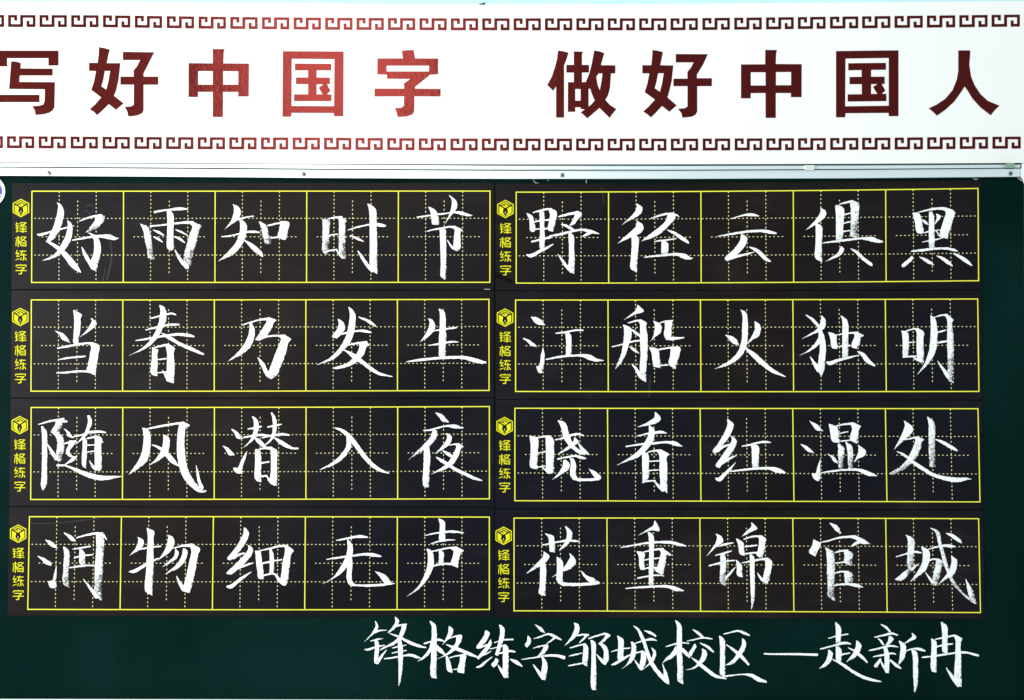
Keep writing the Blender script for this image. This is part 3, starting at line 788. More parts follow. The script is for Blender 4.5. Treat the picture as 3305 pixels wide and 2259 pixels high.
1490,358,10 1600,335,18 1700,305,22 1830,290,26 1920,290,36
1850,300 1930,330 1980,370 2100,378 / 1920,280 2000,310 2060,345 2100,376
1860,408,8 1920,370,34 1990,345,30
1548,420 1565,500 1570,700 1575,900 1578,1010 1660,1065 / 1560,418 1655,470 1670,600 1672,850 1672,1060 *
1665,482,12 1740,462,22 1820,455,26
1775,460 1780,540 1775,605 1870,640 / 1830,448 1890,490 1885,560 1880,640 *
1670,610,14 1780,595,16
1660,730,14 1740,712,20 1830,712,20
1778,705 1778,780 1778,860 / 1840,703 1888,745 1890,860 *
1660,878,14 1760,865,22 1850,865,28 1930,880,40 2005,898,8
@ F4 2840 1655 4.8121
#R4-5
398,345 425,400 430,600 428,850 520,905 / 415,342 530,400 535,600 535,850 530,905 *
250,683,12 400,640,24 540,605,36 645,622,16
228,1035 320,960 440,860 480,850 / 250,1045 340,1060 440,980 525,900 *
500,880,40 560,820,24 605,790,8
640,525 665,620 650,780 590,900 470,1070 / 655,522 765,595 768,750 720,880 600,990 472,1074
740,570,14 880,530,22 1010,508,36 1090,515,48 1165,525,18
725,770,10 800,725,24 880,722,30 940,740,24 1000,775,10
870,735 860,820 835,920 815,1080 850,1130 / 900,730 970,760 960,860 940,980 915,1125 *
705,925,8 760,1000,28 820,1080,50
780,235 860,300 900,460 940,600 980,760 1040,930 1120,1100 1240,1230 1400,1370 1500,1425 / 795,232 920,290 960,460 1000,600 1050,780 1110,960 1200,1100 1300,1230 1440,1340 1508,1422 *
1020,315 1100,370 1180,430 1270,475 / 1030,312 1130,330 1220,385 1288,455
1105,670 1115,750 1060,920 980,1020 915,1105 / 1120,670 1200,740 1185,880 1130,980 1050,1020 920,1107
1330,1030 1350,1150 1390,1320 1480,1420 / 1335,1028 1400,1130 1470,1260 1510,1400 *
@ A5 1160 1975 3.5212
#B-1
173,103 185,150 140,240 55,338 / 185,103 213,150 205,200 150,260 57,340
175,235,16 210,215,20 310,205,6
125,330,8 200,312,18 268,302,4
60,428,10 90,430,22 180,400,20 285,378,10
172,315 178,400 170,500 172,585 215,592 / 195,312 220,345 218,500 222,592
310,430,5 260,490,24 215,560,34
403,55 410,110 370,180 315,235 / 412,55 450,90 448,125 400,190 345,235
400,165,24 470,150,20 535,140,14
485,135 475,200 420,310 330,370 230,430 245,440 / 535,138 525,210 480,290 400,370 320,400 240,440
345,245,10 430,275,20 520,320,28 640,375,34 755,405,12
375,408,10 450,392,16 532,375,8
370,468,10 450,450,16 536,437,8
283,533,12 380,520,18 500,498,18 580,490,28 650,510,30 695,525,8
435,315 440,450 445,650 443,840 / 475,310 492,400 492,600 480,720 455,842
#B-2
797,105 818,150 820,300 815,500 815,740 870,755 / 815,103 865,145 878,200 880,400 880,755
735,360,16 820,335,18 900,315,26 975,335,10
815,330 790,420 730,500 660,560 / 850,360 800,470 720,540 662,562
870,375,14 910,430,50 965,475,24
1015,163 1010,230 980,310 940,375 / 1025,160 1068,205 1050,265 1000,320 942,376
1010,305,14 1080,280,16 1150,265,20
1100,265 1100,330 1050,410 980,480 885,532 / 1165,265 1160,320 1100,420 1040,470 890,535
988,370,8 1060,400,34 1160,440,36 1260,480,34 1345,515,12
980,505 985,560 1005,675 1060,690 / 1000,500 1020,540 1045,610 1060,690
1020,522,12 1100,500,14 1180,488,20
1145,485 1140,560 1115,680 1190,697 / 1185,478 1215,485 1205,560 1192,697
1060,655,10 1120,648,12
#B-3
1430,210 1415,270 1325,410 1355,418 / 1440,208 1483,235 1475,270 1430,350 1360,418
1365,405,24 1420,385,20 1470,370,14
1490,312 1440,390 1335,530 1355,540 / 1495,312 1503,360 1440,460 1358,540
1385,500,16 1440,475,14 1498,445,6
1515,508,4 1440,560,22 1370,620,28 1330,628,10
1585,150 1600,200 1590,300 1565,400 1545,490 1575,497 / 1600,145 1645,180 1650,260 1620,370 1600,440 1578,497
1535,347,10 1640,318,16 1745,312,20
1480,420,6 1550,405,14 1640,385,18
1545,480,12 1640,460,18 1720,442,24 1770,455,16
1630,370 1630,460 1630,600 1630,720 1690,750 / 1660,368 1690,400 1695,500 1695,750
1575,602,8 1610,660,30 1660,735,44
1545,525 1530,560 1495,598 1530,632 / 1550,525 1580,545 1570,590 1533,632
1713,535,8 1780,570,40 1850,618,12
#B-4
1990,142 2030,185 2060,220 2110,238 / 1998,142 2060,170 2095,200 2110,235
1912,268 1905,330 1878,375 1905,405 / 1915,268 1950,310 1945,360 1908,405
1982,303,8 2060,280,16 2150,250,18 2220,280,34 2295,318,12
2225,290,20 2180,325,18 2128,360,8
1977,412,8 2050,390,16 2130,378,20
2095,375 2090,410 2060,460 2020,510 / 2145,370 2145,405 2105,470 2025,510
1842,540,6 1980,520,14 2100,500,18 2230,495,28 2330,520,36
2065,515 2080,570 2070,650 2070,720 2105,775 / 2090,510 2130,570 2137,640 2130,710 2112,778
1975,598,8 2020,660,30 2090,755,46
@ B5 1800 1975 3.5212
#B-5
183,125 195,170 160,270 75,385 / 190,122 235,140 250,205 200,290 80,385
210,272,12 280,257,18 350,262,20
330,262,26 290,310,22 245,350,8
140,408,10 220,385,16 310,362,16
290,360 290,450 285,590 330,615 / 315,355 345,400 345,520 340,615
130,502,10 200,485,16 280,467,12
122,613,12 210,595,16 290,583,16
350,303,10 430,275,16 540,245,22
530,238 540,270 505,320 460,360 / 560,240 605,268 565,300 525,345 470,360
460,358 510,410 525,470 520,530 500,580 540,602 / 500,350 560,400 580,470 580,550 545,602
440,480,8 480,530,28 530,580,34
372,320 383,400 383,600 388,880 440,885 / 385,318 430,350 432,500 440,700 440,885
#B-6
673,270 688,330 685,450 685,545 750,548 / 685,270 745,310 750,400 752,548
610,452,8 720,420,16 820,410,14
612,600,10 650,590,28 740,535,28 850,475,16 950,452,18
830,340 840,400 820,520 780,600 728,645 / 850,338 888,375 885,480 850,560 732,647
880,357,12 980,325,16 1060,310,28 1125,325,8
945,440 945,520 930,600 930,640 955,660 / 965,438 998,460 1005,540 985,630 957,662
870,540,6 910,600,24 950,650,34
862,158,6 910,195,26 960,290,36 1000,400,36 1040,520,42 1090,620,44 1160,710,44 1230,785,40 1265,820,10
1188,590 1205,680 1200,770 1260,820 / 1192,590 1240,690 1268,780 1265,820
985,212,10 1050,235,30 1115,275,18
1063,405 1085,460 1060,540 1020,600 955,660 / 1070,405 1118,450 1110,520 1060,590 960,662
#B-7
1333,95 1352,150 1352,400 1360,650 1365,785 1425,820 / 1340,93 1405,145 1410,300 1415,500 1428,650 1428,820
1230,395,10 1330,365,18 1410,350,16 1490,357,12
1345,380 1290,470 1225,530 1188,585 / 1360,470 1300,525 1230,560 1190,588
1395,400,8 1440,450,42 1500,515,20
1535,200,10 1590,235,28 1650,285,24
1470,332,10 1570,310,16 1660,293,18 1755,308,14
1550,365 1520,420 1485,475 1520,508 / 1560,362 1580,385 1545,450 1525,508
1618,352,8 1700,395,30 1770,455,18
1640,415 1640,480 1600,570 1540,630 1452,657 / 1645,415 1698,455 1680,540 1620,600 1540,650 1455,660
1523,520,8 1600,580,36 1700,660,40 1790,725,36 1915,760,12
#B-8
1885,252,8 1970,232,16 2050,215,20 2120,240,28 2178,265,18
1832,272 1843,350 1845,600 1845,715 1900,735 / 1840,270 1895,310 1900,500 1908,700 1903,738
2095,300 2090,380 2040,470 1990,540 1905,605 / 2100,298 2140,340 2120,440 2060,520 2000,590 1908,608
1915,370,8 2000,430,28 2090,510,38 2172,598,20
1880,735,20 2000,718,14 2120,710,16 2200,720,36 2280,765,46 2370,795,22
@ C5 2440 1975 3.0579
#B-9
80,413,14 200,416,16 400,416,20 520,420,22 605,422,24
#B-10
780,103 788,160 785,300 / 790,100 838,150 835,305
715,260,8 800,238,14 910,217,10
635,365,12 740,340,16 880,305,24 940,318,8
787,340 787,420 787,490 / 815,338 842,370 845,495
845,420,16 925,405,12
712,375 705,440 670,510 622,558 / 720,372 755,400 750,470 700,530 625,560
758,470,10 850,515,26 950,585,28 1050,640,30 1150,672,26 1238,688,6
990,283 985,340 960,400 890,495 / 1000,282 1040,320 1035,370 990,440 893,497
910,352,6 980,390,20 1040,440,28 1098,498,14
#B-11
1235,122,8 1280,150,24 1325,195,16
1170,250,10 1250,232,16 1340,212,20 1400,228,10
1205,262,8 1235,290,20 1260,325,14
1310,240 1300,290 1275,335 / 1330,237 1360,262 1330,310 1285,338
1115,382,10 1200,362,16 1330,335,18 1405,347,8
1157,443,10 1250,425,16 1350,408,18 1380,418,8
1255,345 1268,420 1270,520 1278,580 1305,605 / 1290,345 1310,400 1318,500 1318,600
1230,485,8 1255,530,24 1295,590,34
1225,455 1195,490 1162,540 1190,548 / 1235,458 1240,470 1215,515 1195,550
1320,470,8 1370,515,30 1430,558,14
1535,210 1545,235 1510,270 1455,315 / 1545,208 1588,255 1570,268 1520,290 1460,318
1408,285 1425,340 1420,420 1405,520 / 1420,285 1475,325 1478,400 1460,470 1408,522
1480,385,12 1560,362,16 1620,368,26 1670,385,10
1532,375 1548,450 1550,600 1560,790 / 1560,373 1592,400 1600,550 1595,720 1570,795
#B-12
1727,262 1733,320 1733,585 1780,595 / 1735,262 1780,290 1785,400 1783,595
1770,270,10 1860,250,16 1960,232,18
1940,228 1965,265 1968,400 1968,710 2030,740 / 1975,225 2040,270 2025,285 2028,500 2032,740
1825,100 1835,180 1838,300 1842,400 1890,408 / 1835,98 1885,135 1892,200 1895,408
1785,343,14 1860,325,18 1940,313,12
1640,448,12 1760,435,16 1960,405,18 2070,400,20 2195,430,18
1877,550,6 1920,615,24 1970,690,36 2000,730,30
'''
PRINT = r'''
@ S 1600 700 7.94
#S-1
140,170,22 125,215,26 122,240,24
150,205,22 195,200,20
125,250,22 195,250,20
115,310,20 195,305,20
150,250,34 150,400,34
125,410,20 190,370,20
225,200,24 240,170,24 380,175,24
375,180,26 310,230,40 220,270,24
250,210,20 310,240,26 385,280,26
220,315,20 385,315,20
220,355,20 385,355,20
215,400,24 395,400,24
300,270,36 300,420,30
#S-2
110,570,24 215,560,24
175,525,30 175,785,30
140,600,24 125,670,26 120,760,24
195,620,26 215,710,26
265,535,26 240,600,26
265,535,24 375,540,26 310,610,34 230,660,26
265,590,22 320,620,28 385,660,26
240,690,26 240,760,28 375,770,30 375,690,30 240,690,26
270,725,14 350,725,14
#S-3
155,880,26 120,970,28 200,950,22 
190,960,24 135,1040,26 210,1030,22
115,1125,24 205,1090,22
225,905,28 375,905,28
285,890,34 255,980,30
230,1000,26 385,1000,28
320,970,34 320,1120,34 290,1130,24
260,1070,26 235,1130,26
355,1070,26 385,1130,26
#S-4
250,1245,26 255,1262,26
125,1300,24 130,1262,28 380,1262,28 375,1300,24
160,1325,26 340,1325,28 270,1390,34
120,1400,28 385,1400,28
262,1390,34 262,1480,34 200,1485,28
'''
GLYPHS = r'''
@ X 0 0 2.1127
#写
-60,345 398,345 398,446 330,446 330,396 48,396 48,452 0,452 -30,450 -30,396 -60,396
76,418 110,419 142,430 138,466 358,468 358,514 134,514 130,558 374,560 370,730 358,752 335,768 300,778 243,783 236,750 220,724 270,720 295,712 304,690 306,608 62,606
-60,646 268,646 268,696 -60,696
#好
676,321 715,328 748,339 740,365 727,430 820,430 808,540 790,620 776,652 842,704 790,748 741,709 700,750 662,785 640,762 611,745 650,710 690,664 622,612 640,560 655,484 607,482 607,428 666,428 672,380 | 714,483 751,483 738,560 724,611 690,587 702,550
838,353 1051,356 978,500 978,522 1078,522 1078,577 978,577 978,750 970,770 940,785 900,792 875,793 868,760 850,728 890,726 912,715 913,577 821,576 821,522 911,522 911,480 935,450 956,409 838,409
#中
1451,334 1531,334 1524,360 1522,432 1697,433 1695,657 1624,657 1624,626 1520,626 1519,797 1451,797 1451,626 1349,626 1349,661 1285,661 1286,430 1451,432 | 1350,484 1451,484 1451,577 1350,577 | 1521,484 1625,485 1625,577 1521,577
#国
1929,349 2342,351 2340,792 2277,792 2277,770 1986,769 1985,795 1926,795 | 1988,400 2281,402 2278,724 1987,722
2011,433 2258,435 2258,479 2158,479 2158,528 2249,529 2249,573 2229,573 2252,619 2228,643 2260,644 2259,689 2005,689 2005,643 2101,643 2101,573 2018,572 2018,528 2101,528 2101,479 2011,479 | 2158,574 2205,574 2173,598 2200,643 2158,643
@ Y 1100 0 2.1127
#字
416,346 455,342 496,341 506,398 663,399 663,506 610,508 505,592 506,604 680,606 679,657 501,656 500,760 488,780 450,793 388,797 382,770 368,737 410,735 430,722 432,656 230,657 230,604 432,604 430,568 475,538 315,536 315,508 249,506 250,398 424,398 | 311,447 602,447 601,487 311,487
#做
1482,344 1520,350 1552,359 1540,400 1522,445 1522,801 1468,801 1468,591 1464,592 1448,619 1408,579 1440,520 1462,450 1475,400
1589,350 1651,352 1644,370 1644,442 1692,442 1692,494 1644,494 1644,560 1670,559 1695,500 1712,430 1728,344 1765,350 1796,362 1773,444 1872,445 1871,500 1842,500 1835,600 1822,650 1803,680 1835,715 1878,743 1832,803 1764,735 1680,807 1664,790 1636,766 1664,745 1636,743 1636,731 1598,731 1598,762 1548,762 1549,560 1589,560 1589,494 1538,494 1538,442 1589,442 | 1598,606 1635,607 1635,686 1598,686 | 1742,522 1758,500 1784,500 1778,550 1766,616 1750,575 | 1689,606 1700,604 1712,640 1731,686 1710,710 1689,727
#好
2126,340 2165,346 2196,355 2178,444 2267,446 2256,550 2240,620 2227,664 2290,718 2240,762 2190,722 2150,765 2115,800 2092,780 2062,760 2100,725 2142,679 2072,628 2090,570 2104,500 2056,500 2056,444 2117,444 2122,400 | 2163,499 2202,499 2190,570 2176,626 2140,601 2152,560
2284,368 2502,369 2470,440 2428,508 2428,533 2530,533 2530,587 2430,587 2430,760 2420,780 2395,795 2330,802 2322,770 2298,741 2345,738 2364,725 2364,587 2268,587 2268,536 2364,536 2363,490 2388,460 2406,425 2284,425
@ Z 2200 0 2.1032
#中
568,338 647,339 641,365 639,434 815,435 814,659 742,659 742,631 639,631 639,800 570,800 570,631 469,632 469,667 403,667 403,437 567,436 | 469,490 570,490 570,580 469,580 | 640,489 743,488 743,578 640,578
#国
1048,346 1472,341 1472,788 1406,788 1405,766 1112,768 1110,796 1048,796 | 1112,397 1406,393 1406,717 1110,721
1131,429 1387,426 1387,473 1286,474 1286,520 1378,520 1378,569 1358,570 1383,614 1358,636 1390,637 1390,686 1127,689 1127,640 1223,639 1223,571 1140,571 1140,522 1222,521 1222,475 1131,477 | 1286,571 1330,570 1299,590 1328,637 1286,637
#人
1878,342 1950,341 1960,347 1953,440 1965,520 1990,580 2030,640 2080,685 2158,717 2128,745 2098,782 2030,730 1975,670 1938,610 1921,587 1900,620 1850,690 1790,745 1733,785 1708,760 1677,735 1730,710 1790,670 1840,610 1868,540 1878,480
'''
chalks = {}; cur = None; crop = None
for ln in DATA.strip().splitlines():
    ln = ln.strip()
    if not ln: continue
    if ln[0] == '@':
        _, nm, ox, oy, sc = ln.split(); crop = (float(ox), float(oy), float(sc))
    elif ln[0] == '#':
        cur = ln[1:]; chalks[cur] = []
    else: chalks[cur].append((crop, ln))

def chalk_character(key, parent, base):
    mb = MB(); off = base
    for (ox, oy, sc), ln in chalks[key]:
        A, B, g = rails_of(ln)
        ribbon(mb, A, B, g, ox, oy, sc, off)
        off += 0.00006
    return mb.build("chalk_character", M_CHALK, parent)
def loose_chalk(name, parent, base, lines, m=M_CHALK, crop=(0, 0, 1), grain=None):
    if name == "chalk_smear" and len(lines) > 1:      # every smear is a piece of its own
        for i, ln in enumerate(lines): loose_chalk(name, parent, base + i * 0.00003, [ln], m, crop, grain)
        return
    mb = MB()
    for i, ln in enumerate(lines):
        A, B, g = rails_of(ln)
        ribbon(mb, A, B, g if grain is None else grain, *crop, base + i * 0.00005, 0.2)
    return mb.build(name, m, parent)

# ------------------------------------------------------------------ the setting: the wall
mb = MB()
z0 = ZC
mb.quad((-4, 0, -0.2), (4, 0, -0.2), (4, 0, 3.6), (-4, 0, 3.6))
o = mb.build("wall", M_WALL); o["kind"] = "structure"

# ------------------------------------------------------------------ the slogan banner
banner = root("slogan_banner", P(1652, 530, 0.004), "long white banner with big dark red characters between two fret borders, above the chalkboard", "banner")
def interp(tab, x):
    if x <= tab[0][0]: (xa, ya), (xb, yb) = tab[0], tab[1]
    elif x >= tab[-1][0]: (xa, ya), (xb, yb) = tab[-2], tab[-1]
    else:
        for (xa, ya), (xb, yb) in zip(tab, tab[1:]):
            if xa <= x <= xb: break
    return ya + (yb - ya) * (x - xa) / (xb - xa)
BT = [(0, 3.5), (550, 7), (1100, 11.5), (1650, 14), (2200, 12), (2750, 7), (3305, 2.5)]
BB = [(0, 524.0), (550, 526.5), (1100, 529), (1650, 530.5), (2200, 530), (2750, 528.5), (3305, 525.5)]
xs = [-260 + i * 120 for i in range(33)]
mb = MB()
FB = 0.0080
prism(mb, [[(x, interp(BT, x)) for x in xs] + [(x, interp(BB, x)) for x in reversed(xs)]], FB, 0.001)
mb.build("banner_sheet", M_BANNER, banner)
crop = None
ox = oy = 0; sc = 1; mb = None
def flush():
    global mb
    if mb is not None and mb.v: mb.build("banner_character", M_RED, banner)
    mb = None
for ln in GLYPHS.strip().splitlines():
    ln = ln.strip()
    if not ln: continue
    if ln[0] == '@':
        _, _n, ox, oy, sc = ln.split(); ox, oy, sc = float(ox), float(oy), float(sc)
    elif ln[0] == '#': flush(); mb = MB()
    else:
        loops = [[(ox + float(t.split(',')[0]) / sc, oy + float(t.split(',')[1]) / sc) for t in part.split()] for part in ln.split('|')]
        prism(mb, loops, FB + 0.0006, FB + 0.00005)
flush()
# fret borders: one closed band per motif
FRET = [(255,175),(535,175),(535,350),(447,350),(447,255),(343,255),(343,460),(632,460),(632,175),(1108,175),(1108,548),(832,548),(832,355),(920,355),(920,460),(1025,460),(1025,258),(722,258),(722,548),(255,548)]
FRET = [((x - 255) / 853, (y - 175) / 373) for x, y in FRET]
r1 = [55,269,485,702,919,1137,1354,1570,1786,2002,2217]; r2 = [107,321,536,750,964,1178,1392,1606,1820,2034,2248]; r3 = [141,357,573,789,1007,1225,1445,1665,1885,2104]
q1 = [47,263,481,699,916,1132,1348,1563,1779,1995,2209]; q2 = [100,316,531,747,961,1176,1390,1604,1819,2034,2250]; q3 = [143,360,575,790,1008,1225,1446,1667,1888,2110]
TOPX = [x / 2.1127 for x in r1] + [1100 + x / 2.1127 for x in r2] + [2200 + x / 2.1032 for x in r3]
BOTX = [x / 2.1127 for x in q1] + [1100 + x / 2.1127 for x in q2] + [2200 + x / 2.1032 for x in q3]
TOPY = [(26, 48), (332, 49.0), (640, 53.2), (1049, 57.0), (1455, 58.9), (2164, 58.9), (2472, 56), (2782, 52.5), (3200, 47.8), (3290, 46.8)]
BOTY = [(24, 439.3), (538, 442.3), (1049, 444), (1455, 446.8), (2164, 447.3), (2575, 445.8), (2887, 443.8), (3200, 441.2), (3290, 440.6)]
for X, Y in ((TOPX, TOPY), (BOTX, BOTY)):
    X = [X[0] - 101.3] + X
    for i, x in enumerate(X):
        wd = 88.0 + (3.2 if x > 2600 else 1.6 * max(0, (x - 2100) / 500))
        mb = MB()
        pts = []
        for u, v in FRET:
            xx = x + u * wd
            pts.append((xx, interp(Y, xx) + v * 38.7))
        prism(mb, [pts], FB + 0.0006, FB + 0.00005)
        mb.build("fret_motif", M_RED, banner)
# a torn dark sliver lifting off the upper edge
mb = MB(); prism(mb, [[(1543, 14), (1560, 9), (1569, 7.3), (1566, 11), (1563, 14.3)]], FB + 0.003, FB + 0.002)
mb.build("lifted_tab", M_DARK, banner)

# ------------------------------------------------------------------ the chalkboard
board = root("chalkboard", P(1652, 2255, 0.004), "dark green chalkboard in an aluminium frame, chalk signature line along its lower edge", "chalkboard")
BF = 0.0150
RT = [(-260, 535.5), (0, 540.5), (550, 544), (1100, 548), (1650, 550.8), (2200, 551), (2750, 548.5), (3292, 544.2)]
RB = [566.5, 567.5, 571, 575.5, 577.8, 577.8, 575.8, 571.0]
mb = MB()
prism(mb, [[(x, y) for (x, _), y in zip(RT, [b_ - 4 for b_ in RB])] + [(3360, 566), (3360, 2275), (1652, 2275), (-260, 2275)]], BF, 0.002)
mb.build("writing_surface", M_GREEN, board)
# top rail: broad face, groove, thin upper lip
mb = MB(); seg_box(mb, RT, RB, 0.030, 0.004)
# fine raised lines of the extrusion
for dy in (0.10,):
    seg_box(mb, [(x, yt + 1.2) for x, yt in RT], [yt + 3.4 for x, yt in RT], 0.0312, 0.0295)
rail = mb.build("frame_rail", M_ALU, board)
mb = MB()
seg_box(mb, [(x, interp(BB, x) + 2.2 + 4.0 * max(0, min(1, (x - 1100) / 900))) for x, y in RT], [y - 3.0 for _, y in RT], 0.024, 0.004)
mb.build("upper_lip", M_ALU, board)
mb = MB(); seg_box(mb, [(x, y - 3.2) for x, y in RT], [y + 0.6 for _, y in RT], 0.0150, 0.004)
mb.build("rail_groove", M_DARK, board)  # dark filler, the groove's shade put into its colour
mb = MB(); seg_box(mb, [(x, interp(BB, x) - 0.5) for x, y in RT], [interp(BB, x) + (2.6 if x < 2200 else 3.6) for x, y in RT], 0.0078, 0.001)
mb.build("painted_gap_shadow", M_DARK, board)  # dark strip painted as the shadow between banner and lip
# bottom rail and side rail
mb = MB(); seg_box(mb, [(-260, 2253.5), (0, 2254.6), (700, 2255.8), (1300, 2257.6), (1820, 2261.5), (2600, 2265), (3360, 2266)], [2290, 2291, 2292, 2294, 2296, 2300, 2303], 0.030, 0.004)
mb.build("frame_rail", M_ALU, board)
mb = MB(); prism(mb, [[(3306, 590), (3347, 590), (3350, 2262), (3309, 2262)]], 0.030, 0.004)
mb.build("frame_rail", M_ALU, board)
mb = MB(); prism(mb, [[(3297.5, 527.5), (3350, 527), (3350, 592), (3304, 592), (3302, 581), (3296, 573.5), (3293.5, 571), (3293.5, 546), (3297.5, 541)]], 0.0325, 0.004)
mb.build("corner_piece", M_WHITE, board)
mb = MB()
A_ = smooth([(3285, 573, 3), (3290, 578, 6), (3297, 582, 5), (3305, 588, 5)])
loose_chalk("sealant_bead", board, BF + 0.002, ["3284,572,3 3290,577,5 3297,581,5 3306,587,4"], M_SILICONE, grain=0.0)
for ln in (["1721,579,2 1727,589,3 1738,591,2"], ["1893,579,3 1892,590,3"], ["1766,581,2 1770,584,2"], ["3139,573,2 3149,579,4 3157,577,2"]):
    loose_chalk("sealant_crumb", board, BF + 0.0015, ln, M_SILICONE, grain=0.0)
# screws on the rail; a raised black cross stands in for the shaded recess
def screw(x, y, parent, tilt):
    r = 7.6; off = 0.0302
    mb = MB()
    n = 20
    ring0 = [P(x + r * math.cos(a), y + r * math.sin(a), off) for a in [2 * math.pi * i / n for i in range(n)]]
    ring1 = [P(x + r * .72 * math.cos(a), y + r * .72 * math.sin(a), off + 0.0016) for a in [2 * math.pi * i / n for i in range(n)]]
    ring2 = [P(x + r * .40 * math.cos(a), y + r * .40 * math.sin(a), off + 0.0019) for a in [2 * math.pi * i / n for i in range(n)]]
    pts = ring0 + ring1 + ring2
    fs = []
    for i in range(n):
        j = (i + 1) % n
        fs.append((j, i, n + i, n + j)); fs.append((n + j, n + i, 2 * n + i, 2 * n + j))
    fs.append(tuple(reversed(range(2 * n, 3 * n))))
    mb.add(pts, fs)
    s = mb.build("screw", M_SCREW, parent)
    mb = MB(); c, q = 3.7, 1.4
    cr = [(-q, -c), (q, -c), (q, -q), (c, -q), (c, q), (q, q), (q, c), (-q, c), (-q, q), (-c, q), (-c, -q), (-q, -q)]
    ct, sn = math.cos(tilt), math.sin(tilt)
    prism(mb, [[(x + u * ct - v * sn, y + u * sn + v * ct) for u, v in cr]], off + 0.0022, off + 0.0018)
    me = mb.mesh("cross_recess", tuple(board.location)); me.materials.append(M_RECESS_SHADE)
    k = bpy.data.objects.new("cross_recess", me); C.objects.link(k); k.parent = s
for x, y, t in ((158.6, 558.5, .5), (981, 561.5, .1), (1815, 565, .7), (3262, 559.8, .4)):
    screw(x, y, board, t)
# two plastic clips over the lip
mb = MB(); prism(mb, [[(2598, 533), (2628, 533.5), (2629, 545), (2627, 548.5), (2600, 548.5), (2597, 545)]], 0.033, 0.02)
cl1 = mb.build("rail_clip", M_WHITE, board)
mb = MB(); boxpx(mb, 2601.5, 535.5, 2628, 544.8, 0.0345, 0.0332)
me = mb.mesh("clip_face", tuple(board.location)); me.materials.append(M_GREY_CLIP)
k = bpy.data.objects.new("clip_face", me); C.objects.link(k); k.parent = cl1
mb = MB(); prism(mb, [[(3248, 526), (3275, 526.5), (3275, 540), (3273, 542.3), (3250, 542), (3247, 538)]], 0.033, 0.02)
k = mb.build("rail_clip", M_GREEN_CLIP, board); k["label"] = "sage green plastic clip"
# chalk signature line on the green board
for i in range(1, 13):
    if i == 9:
        o = loose_chalk("chalk_dash", board, BF + 0.0009, [ln for _, ln in chalks['B-9']], M_CHALK, chalks['B-9'][0][0])
    else: chalk_character('B-%d' % i, board, BF + 0.0009)

# ------------------------------------------------------------------ the eight writing strips
STRIPS = {
 # key: sheet corners TL TR BR BL, grid corners TL TR BR BL, bow top/bottom, logo centre
 'L1': ([(38,589.5),(1594.5,589.5),(1595,935.6),(36,934)], [(103,617),(1581.5,616.5),(1581,911),(102,911.5)], (0,0), (67.6,671.2)),
 'L2': ([(36,936),(1594.5,937.6),(1595,1284),(33,1283.6)], [(101,967.8),(1578,966),(1578.5,1260),(100,1262.3)], (0.6,1), (65.6,1023)),
 'L3': ([(33,1285.6),(1594.8,1285.8),(1595.5,1635.6),(29,1634)], [(100.5,1315),(1579.3,1312),(1579.5,1609.8),(99,1612)], (1,0.3), (63.4,1372)),
 'L4': ([(29,1636.4),(1595,1637.6),(1593,1990),(24,1988)], [(95,1667.5),(1579.3,1668.7),(1579.3,1967),(89.5,1966.6)], (-0.6,1), (58.5,1722.4)),
 'R1': ([(1598.8,591.5),(3167,581),(3169,933.4),(1599,937)], [(1666,620),(3156.5,608),(3158.5,905.8),(1666,913.5)], (2.6,2.2), (1631.2,674.4)),
 'R2': ([(1599,938.8),(3169,935.2),(3171.5,1290),(1598.2,1288.5)], [(1664,968.2),(3155.5,964.8),(3159.6,1263.2),(1664,1263.3)], (0.8,0.8), (1630,1025)),
 'R3': ([(1598.2,1290.2),(3171.5,1291.8),(3174.5,1645),(1597.5,1641)], [(1661.8,1317.5),(3156.5,1319),(3163,1619.8),(1661.8,1616)], (0,-0.3), (1628.5,1375)),
 'R4': ([(1597.5,1642.6),(3174.5,1646.8),(3178,1998.6),(1596,1994)], [(1659,1672),(3158.5,1674),(3164.5,1977),(1659,1971.3)], (-1,-0.6), (1625.3,1729)),
}
POEM = {'L1': '好雨知时节', 'L2': '当春乃发生', 'L3': '随风潜入夜', 'L4': '润物细无声', 'R1': '野径云俱黑', 'R2': '江船火独明', 'R3': '晓看红湿处', 'R4': '花重锦官城'}
WHERE = {'1': 'topmost', '2': 'second from the top', '3': 'third from the top', '4': 'lowest'}
def bil(q, bow, u, v):
    (ax, ay), (bx, by), (cx, cy), (dx, dy) = q
    tx, ty = ax + (bx - ax) * u, ay + (by - ay) * u + bow[0] * 4 * u * (1 - u)
    lx, ly = dx + (cx - dx) * u, dy + (cy - dy) * u + bow[1] * 4 * u * (1 - u)
    return tx + (lx - tx) * v, ty + (ly - ty) * v
SF = BF + 0.0030      # front of a strip
PF = SF + 0.0003      # print
CF = SF + 0.0008      # chalk
# the printed mark and lettering, shared: photo offsets from the mark's centre
glyph_print = []
grp = None
for ln in PRINT.strip().splitlines():
    ln = ln.strip()
    if not ln: continue
    if ln[0] == '@': continue
    if ln[0] == '#': grp = []; glyph_print.append(grp); continue
    grp.append([tuple(map(float, t.split(','))) for t in ln.split()])
def capsule(mb, a, b_, wa, off):
    """rounded bar between two photo points"""
    ang = math.atan2(b_[1] - a[1], b_[0] - a[0]); pts = []
    for i in range(7):
        t = ang + math.pi / 2 + math.pi * i / 6; pts.append((a[0] + wa / 2 * math.cos(t), a[1] + wa / 2 * math.sin(t)))
    for i in range(7):
        t = ang - math.pi / 2 + math.pi * i / 6; pts.append((b_[0] + wa / 2 * math.cos(t), b_[1] + wa / 2 * math.sin(t)))
    V = [P(x, y, off) for x, y in pts]
    mb.add(V, [tuple(reversed(range(len(V))))])
def dot(mb, x, y, rx, ry, off):
    pts = [P(x + rx * math.cos(t), y + ry * math.sin(t), off) for t in [math.pi * 2 * i / 8 for i in range(8)]]
    mb.add(pts, [tuple(reversed(range(8)))])

